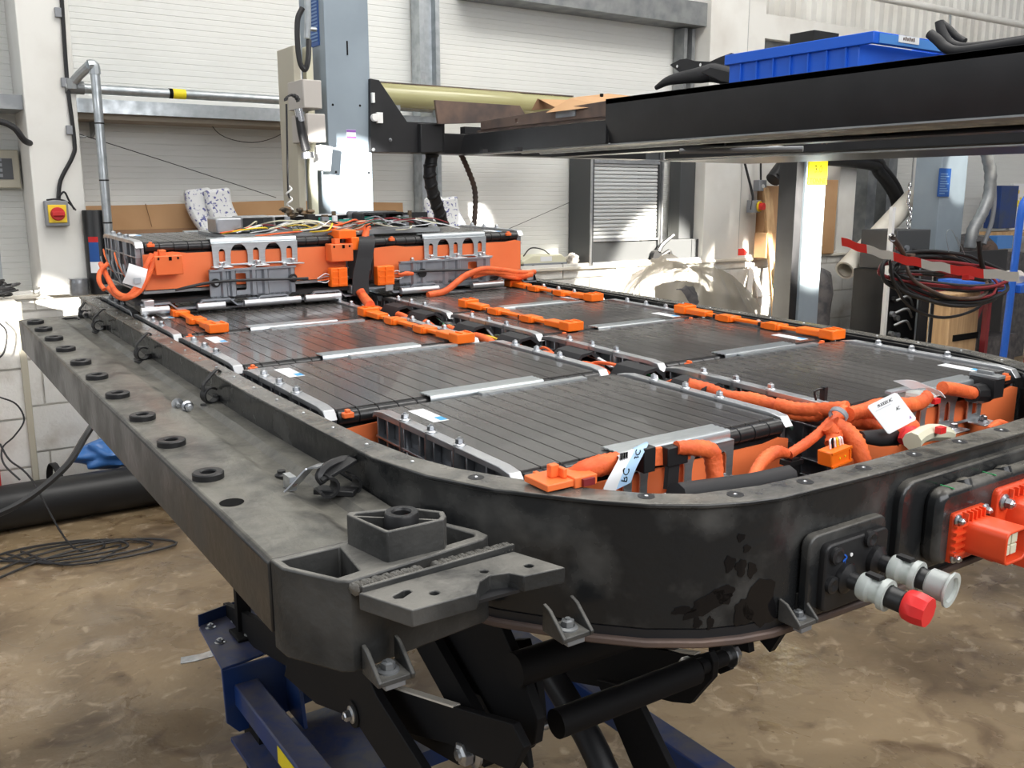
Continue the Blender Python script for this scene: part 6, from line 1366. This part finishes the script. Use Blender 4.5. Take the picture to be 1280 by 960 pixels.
t = thing('workbench', 'maroon steel bench frame in the shadows behind the jump leads', 'bench', (6.6,3.7,0))
a = V3((6.1462,3.7000,0.7680)); b = V3((6.9483,3.7000,0.7230))
g = G(); g.box(a.x+.1,b.x+.4,3.62,3.96,a.z-.04,a.z+.02); part('bench_top', g, 'redbr', t, bevel=.003)
for x in (a.x+.12,(a.x+b.x)/2+.06,b.x+.3): g = G(); g.box(x,x+.04,3.66,3.70,0,a.z-.04); part('leg', g, 'redbr', t)
g = G(); g.obox((a.x+.04,3.68,.1),((a.x+b.x)/2,3.68,a.z-.1),.03,.03); part('brace', g, 'redbr', t)
g = G(); g.box(a.x+.1,b.x+.4,3.96,3.98,.05,a.z+.25); part('back_panel', g, 'blackp', t)
g = G(); g.box(a.x+.3,b.x+.2,3.72,3.94,.0,.4); part('dark_crate', g, 'darkobj', t)
t = thing('wood_block', 'upright pale timber block under the tangled jump leads', 'timber', (4.9,3.3,0))
a = V3((5.5270,3.3000,0.8260)); b = V3((5.8526,3.3000,0.8074))
g = G(); g.box(a.x,b.x,3.3,3.45,0,a.z); part('block', g, 'wood', t, bevel=.006)
g = G(); g.box(a.x+.05,b.x+.005,3.294,3.30,a.z-.30,a.z-.26); part('dark_stain', g, 'ink', t)
t = thing('bench_clutter', 'dark pile of parts with a round silver disc under the notice board', 'parts', (7.6,4.2,.9))
for i, (x, y, r) in enumerate(((1240,300,.10),(1262,305,.14),(1275,295,.12),(1250,330,.13))):
    pass
a = V3((7.4453,4.0000,1.0113)); g = G(); g.blob((a.x+.2,4.45,a.z-.06),.30,.12,.16,5,.4,20,12); part('dark_part', g, 'darkobj', t, smooth=50)
a = V3((7.7321,4.3000,0.9757)); g = G(); g.lathe(a,(-.3,-1,.1),[(0,0),(.05,0),(.06,-.02),(.085,-.02),(.085,-.06),(0,-.06)],20); part('disc', g, 'rust', t)
g = G(); g.box(7.5,8.6,4.40,4.75,.0,.93); part('dark_cupboard', g, 'darkobj', t)
a = V3((8.1250,4.4000,1.0408)); g = G(); g.box(a.x-.15,a.x+.1,4.4,4.5,a.z-.06,a.z+.05); part('blue_box', g, 'bluel', t)

# ================================================================== scissor lift under the tray
t = thing('scissor_lift', 'blue and black hydraulic scissor lift carrying the battery tray', 'scissor lift', (.95,1.6,0))
def xplate(poly, x, th, nm='scissor_arm', m='armblack', holes=(), b=.0015, lab=None):
    g = G(); g.prism([(p[1], p[2]) for p in poly], x, x+th, 'x', holes); return part(nm, g, m, t, bevel=b, label=lab)
# top table frame just below the tray
g = G(); g.box(.72,1.38,.98,1.04,.915,.95); g.box(.72,1.38,2.2,2.26,.915,.95); g.box(.72,.77,1.04,2.2,.915,.95); g.box(1.33,1.38,1.04,2.2,.915,.95); part('table_frame', g, 'armblack', t)
for x, y in ((.72,1.0),(1.33,1.0),(.72,2.2),(1.33,2.2)):
    g = G(); g.cyl((x+.03,y+.02,.95),(x+.03,y+.02,.966),.03,n=16); part('rubber_pad', g, 'blackrub', t)
# near-left arm with pale cut edge, X = .60
xplate([(0.6000,1.6851,0.5187),(0.6000,1.6487,0.5361),(0.6000,1.0343,0.7247),(0.6000,0.8875,0.7725),(0.6000,0.8610,0.7533),(0.6000,0.8875,0.7058),(0.6000,1.0492,0.6605),(0.6000,1.3161,0.5579),(0.6000,1.5457,0.4843),(0.6000,1.7140,0.4658)], .60, .012)
g = G(); a = V3((0.6000,1.6400,0.5381)); b = V3((0.6000,1.0343,0.7234)); g.obox(a+V3((.006,0,.0015)), b+V3((.006,0,.0015)), .012, .003, up=(0,0,1)); part('cut_edge', g, 'sill', t)
# second, crossing leg, X = .555
xplate([(0.5550,1.4012,0.7298),(0.5550,1.2665,0.7420),(0.5550,1.1856,0.6847),(0.5550,1.0384,0.6392),(0.5550,1.1338,0.5734),(0.5550,1.3074,0.6131),(0.5550,1.4082,0.6615),(0.5550,1.4713,0.6725)], .555, .014)
a = V3((0.5520,1.2700,0.6140)); g = G(); g.lathe(a,(-1,0,0),[(.0,-.02),(.022,-.02),(.022,0),(0,0)],16); g.cyl(a,a+V3((.06,0,0)),.014,n=12); bs = part('pivot', g, 'armblack', t)
g = G(); g.hexbolt(a,(-1,0,0),.0085,.011,1.7); part('pivot_bolt', g, 'zinc', bs)
# middle plate X = .66, with the lower bolt boss
xplate([(0.6600,1.1863,0.7591),(0.6600,1.0157,0.8520),(0.6600,0.9476,0.7867),(0.6600,0.9160,0.7438),(0.6600,0.9229,0.7052),(0.6600,0.9762,0.6590),(0.6600,1.0590,0.7109),(0.6600,1.1889,0.6771)], .66, .014)
xplate([(0.7000,1.0354,0.7969),(0.7000,1.0050,0.7545),(0.7000,0.9909,0.6932),(0.7000,0.9638,0.7005),(0.7000,0.9719,0.7489),(0.7000,1.0053,0.8094)], .70, .012)
# cross tubes
g = G(); a = V3((0.7180,0.9526,0.7000)); b = V3((0.9858,0.9329,0.7000)); g.cyl(a, (b.x, a.y, a.z), .021, n=20); part('cross_tube', g, 'armblack', t)
g = G(); a = V3((0.6492,0.9564,0.8000)); b = V3((0.9224,0.9079,0.8000)); g.cyl(a, (b.x+.1, a.y, a.z), .024, n=20); part('cross_tube', g, 'armblack', t)
# bolts on the near axis
def hb(p, d, r, L, nm='lift_bolt'):
    p = V3(p); d = V3(d); g = G(); g.hexbolt(p, d, r, r*1.1, 1.45); o = part(nm, g, 'zinc', t)
    g = G(); g.cyl(p-d*L, p, r*.55, n=12); part('shank', g, 'galvdark', o); return o
a = V3((0.6184,1.0100,0.6658)); hb(a, (-1,0,0), .017, .10)
for dx, r in ((.025,.026),(.050,.020),(.075,.026)):
    g = G(); g.cyl((a.x+dx,a.y,a.z),(a.x+dx+.015,a.y,a.z),r,n=20); part('spacer', g, 'armblack' if r > .021 else 'zinc', t)
a = V3((0.7037,1.0100,0.6634)); g = G(); g.lathe(a,(1,0,0),[(0,0),(.019,0),(.019,.006),(.015,.008),(.015,.022),(0,.022)],6); g.cyl(a+V3((.02,0,0)), a+V3((.040,0,0)),.0085,n=12); part('lock_nut', g, 'zinc', t)
g = G(); g.prism([(a.y-.03,a.z-.04),(a.y+.03,a.z-.03),(a.y+.03,a.z+.03),(a.y-.01,a.z+.035)], a.x-.012, a.x-.002, 'x'); part('lug', g, 'armblack', t, bevel=.002)
a = V3((1.0330,1.0100,0.6651)); g = G(); g.lathe(a,(-1,0,0),[(0,0),(.020,0),(.020,.006),(.016,.009),(.014,.022),(.008,.023),(.008,.042),(0,.042)],12); part('lock_nut', g, 'zinc', t)
a = V3((1.1131,1.0100,0.6602)); g = G(); g.cyl(a+V3((-.06,0,0)),a+V3((.0,0,0)),.014,n=12); part('shank', g, 'armblack', t)
hb(a+V3((.012,0,0)), (1,0,0), .014, .02)
# right pair of arms
xplate([(1.0700,1.4092,0.5532),(1.0700,1.2602,0.6170),(1.0700,1.0362,0.6643),(1.0700,1.0043,0.6852),(1.0700,0.9928,0.6717),(1.0700,0.9947,0.6423),(1.0700,1.0253,0.5992),(1.0700,1.0428,0.5731),(1.0700,1.0849,0.5560),(1.0700,1.1671,0.5326),(1.0700,1.4076,0.4518)], 1.07, .014)
g = G(); a = V3((1.0700,1.3697,0.5624)); b = V3((1.0700,1.0362,0.6643)); g.obox(a+V3((.007,0,.003)), b+V3((.007,0,.003)), .014, .003, up=(0,0,1)); part('cut_edge', g, 'sill', t)
xplate([(1.1300,1.0632,0.6564),(1.1300,1.0269,0.6759),(1.1300,1.0082,0.6663),(1.1300,1.0115,0.6311),(1.1300,1.0325,0.6142),(1.1300,1.0590,0.6145)], 1.13, .012)
xplate([(1.0300,1.2444,0.5382),(1.0300,1.1878,0.5561),(1.0300,1.1445,0.5651),(1.0300,1.0383,0.4619),(1.0300,1.1277,0.4046),(1.0300,1.1849,0.4701)], 1.03, .014)
g = G(); a = V3((1.0300,1.1604,0.5296)); b = V3((1.0300,1.0457,0.4532)); 
g = G(); g.tube([(0.9800,1.3143,0.5301),(0.9800,1.2036,0.4617),(0.9800,1.1343,0.3962)], .026, 16, 3); part('hydraulic_cylinder', g, 'blackp', t)
g = G(); a = V3((0.9750,1.1580,0.4321)); g.hexbolt(a, (-.5,-.6,.6), .008, .01); part('cylinder_bolt', g, 'zinc', t)
g = G(); a = V3((1.1000,1.4470,0.4247)); b = V3((1.1000,1.4319,0.3584))
xplate([(1.1000,1.6767,0.3203),(1.1000,1.5487,0.4014),(1.1000,1.4123,0.3405),(1.1000,1.4737,0.3098)], 1.10, .02, 'blue_strut', 'bluep')
# base: blue end plate with bolts, rod and box rail
Z_ = .43
pl_ = [(0.5396,2.1056,0.4300),(0.5598,2.1431,0.4300),(0.7159,2.1631,0.4300),(0.7077,1.9186,0.4300),(0.5649,1.8884,0.4300),(0.5231,1.8826,0.4300)]
g = G(); g.prism([(p[0],p[1]) for p in pl_], Z_-.006, Z_, 'z'); part('base_plate', g, 'bluep', t, bevel=.002)
g = G(); a = V3((0.5421,2.1141,0.4300)); b = V3((0.7159,2.1631,0.4300)); g.obox(a+V3((0,.004,.012)), b+V3((0,.004,.012)), .004, .03); part('rear_lip', g, 'bluep', t, bevel=.001)
a = V3((0.5231,1.8826,0.4300)); b = V3((0.7033,1.9074,0.4300)); 
g = G(); g.prism([(a.x,Z_-.004),(b.x+.10,Z_-.004),(b.x+.10,Z_-.13),(a.x+.03,Z_-.16),(a.x+.004,Z_-.13)], a.y, a.y+.008, 'y'); part('front_plate', g, 'bluep', t, bevel=.002)
g = G(); g.prism([(a.y,Z_-.004),(a.y,Z_-.14),(a.y-.10,Z_-.14),(a.y-.08,Z_-.06)], a.x+.14, a.x+.148, 'x'); part('gusset', g, 'bluep', t)
g = G(); g.box(a.x+.01,b.x+.22,a.y-.28,a.y,Z_-.175,Z_-.165); part('tray_plate', g, 'bluep', t)
g = G(); g.box(a.x+.10,b.x+.22,a.y-.285,a.y-.28,Z_-.205,Z_-.165); part('tray_edge', g, 'bluep', t)
for p in ((0.5626,2.0951,0.4300), (0.5577,2.0059,0.4300), (0.6233,2.0951,0.4300)): g = G(); g.hexbolt(p, (0,0,1), .008, .007); part('plate_bolt', g, 'zinc', t)
c = V3((0.6198,2.0265,0.4300)); g = G(); g.obox(c+V3((0,0,.002)), c+V3((0,0,.50)), .032, .020, up=(0,1,0)); part('upright_bar', g, 'armblack', t, bevel=.001)
g = G(); g.box(c.x-.03,c.x+.03,c.y-.05,c.y+.02,Z_,Z_+.008); part('bar_foot', g, 'armblack', t, bevel=.003)
for dy in (-.035,.01): g = G(); g.hexbolt((c.x,c.y+dy,Z_+.008),(0,0,1),.007,.006); part('foot_bolt', g, 'galvdark', t)
g = G(); g.ribbon([(0.4931,2.1068,0.3600),(0.5265,2.0797,0.3700),(0.5448,2.0510,0.3850),(0.5610,2.0424,0.3900)],(.3,1,0),.030,.004,4); part('silver_latch', g, 'zinc', t, bevel=.001)
# blue box rail toward the camera
A_ = V3((0.5746,1.9191,0.3600)); 
g = G(); g.obox(A_, A_+V3((0,-1.1,-.0)), .055, .05); part('box_rail', g, 'bluep', t, bevel=.004)
g = G(); g.box(A_.x-.0285,A_.x-.0275,A_.y-.62,A_.y-.30,.342,.378); yl = part('warning_label', g, 'yellow', t, label='yellow DO NOT warning label')
text('lettering', 'DO NOT', .034, t, (A_.x-.029,A_.y-.45,.36), (0,-1,0), (0,0,1))
g = G(); g.obox(A_+V3((.62,0,0)), A_+V3((.62,-1.1,0)), .055, .05); part('box_rail', g, 'bluep', t, bevel=.004)
g = G(); g.box(A_.x,A_.x+.62,A_.y-.02,A_.y+.02,.335,.385); g.box(A_.x,A_.x+.62,A_.y-1.1,A_.y-1.06,.335,.385); part('end_bar', g, 'bluep', t)
g = G(); g.box(A_.x+.0,A_.x+.05,A_.y-.1,A_.y,.0,.34); g.box(A_.x+.57,A_.x+.62,A_.y-.1,A_.y,.0,.34); g.box(A_.x,A_.x+.05,A_.y-1.1,A_.y-1.0,.0,.34); g.box(A_.x+.57,A_.x+.62,A_.y-1.1,A_.y-1.0,.0,.34); part('support_legs', g, 'armblack', t, kind='stuff')
# rear scissor arms (partly in view between)
for x in (.62,1.22):
    g = G(); g.obox((x,1.05,.66),(x,2.15,.42),.014,.07); part('rear_arm', g, 'armblack', t)
    g = G(); g.obox((x+.02,1.45,.90),(x+.02,1.0,.66),.014,.06); part('rear_arm', g, 'armblack', t)

# ================================================================== floor items at the wall, left
t = thing('drain_pipe', 'fat black duct lying along the foot of the wall at the left', 'pipe', (.6,4.4,0))
g = G(); P = [(0.2383,4.6984,0.1000),(0.4011,4.7297,0.1000),(0.5651,4.7075,0.1000),(0.7714,4.6909,0.1000),(1.0498,4.6979,0.1000)]; g.tube([(p[0],min(p[1],4.45),.10) for p in P], .098, 20, 5); part('duct', g, 'blackpl', t, smooth=60)
for p in ((0.5961,4.6865,0.1000), (0.9483,4.6999,0.1000)): g = G(); g.lathe((p[0],p[1],.10),(1,.12,0),[(.099,-.015),(.105,-.012),(.105,.012),(.099,.015)],20); part('joint_band', g, 'blackrub', t)
g = G(); rd = random.Random(9); c = V3((0.8537,4.5976,0.2000))
g.blob((c.x,c.y+.02,.235),.17,.09,.075,12,.22,36,24,5); g.blob((c.x+.10,c.y,.25),.10,.08,.09,5,.25,30,20,6); single('blue_plastic_bag', g, 'bluebag', 'crumpled blue polythene bag lying on the black duct by the wall', 'bag', smooth=50)
c = V3((0.9754,4.5685,0.0200)); g = G(); g.add([(c.x-.07,c.y-.02,.002),(c.x+.09,c.y-.05,.002),(c.x+.05,c.y+.05,.002),(c.x-.01,c.y,.10),(c.x-.06,c.y+.03,.045)],[(0,1,3),(1,2,3),(2,4,3),(4,0,3),(0,4,2,1)]); single('white_rag', g, 'tissue', 'crumpled white paper on the floor at the end of the black duct', 'paper', smooth=0)
def fl_(name, lab, pts, r, m='cable', **kw): return line(name, lab, pts, r, m, 'cable', 6, **kw)
fl_('floor_cable', 'thick black cable slanting from the tray down to the floor at the left edge', [(0.6035,3.6000,0.6166),(0.5562,3.5500,0.5743),(0.4755,3.4000,0.5285),(0.3714,3.3000,0.4827),(0.2931,3.2500,0.4568),(0.2087,3.2000,0.4453)], .012)
fl_('wall_cable', 'thin black cable curving down the wall pier at the left edge', [(0.4103,4.5500,0.9029),(0.4449,4.5500,0.8483),(0.4276,4.5500,0.7626),(0.3940,4.5500,0.7308)], .004)
fl_('wall_cable', 'thin black cable looping over the wall pier above the black duct', [(0.3750,4.5000,0.5834),(0.4475,4.5000,0.5393),(0.4698,4.4800,0.4690),(0.4236,4.4500,0.4104),(0.3692,4.4000,0.3765),(0.3645,4.3500,0.3189),(0.4127,4.3000,0.2534)], .004)
fl_('wall_cable', 'thin black cable crossing in front of the black duct', [(0.3538,4.3000,0.4184),(0.3779,4.2500,0.3578),(0.4415,4.1500,0.2867),(.55,4.0,.02),(.72,3.95,.01),(.6,3.8,.01)], .004)
for i in range(4):
    x = .22+.05*i; fl_('floor_cable', ('thin cable coiled on the floor in front of the black duct','second thin cable coiled on the floor before the black duct','third thin cable loop on the floor nearest the duct','outermost thin cable loop on the floor before the duct')[i], [(x,4.1,.01),(x+.15,3.98-.05*i,.01),(x+.42+.04*i,3.95-.04*i,.01),(x+.40,4.08-.03*i,.012),(x+.1,4.12-.05*i,.01),(x-.2,3.9-.04*i,.01)], .005)
# heap of black cable on the pier
t = thing('cable_heap', 'heap of thin black cables on top of the wall pier at the left edge', 'cable', (.4,4.72,.975)); rd = random.Random(14)
for i in range(16):
    c = V3((.36+rd.uniform(-.04,.04), 4.72+rd.uniform(-.02,.02), .99+.004*i)); rx = rd.uniform(.08,.17); g = G()
    g.tube([c+V3((rx*math.cos(k*PI/5+i), .06*math.sin(k*PI/5+i), .01*math.sin(k+i))) for k in range(11)], .005, 5, 4); part('loop', g, 'cable', t, smooth=60)
g = G(); a = V3((0.3573,4.4748,0.0000)); g.box(a.x-.3,a.x,a.y,a.y+.1,.0,.27); single('red_cabinet', g, 'red', 'edge of a red metal box at the left border of the picture', 'cabinet', bevel=.004)
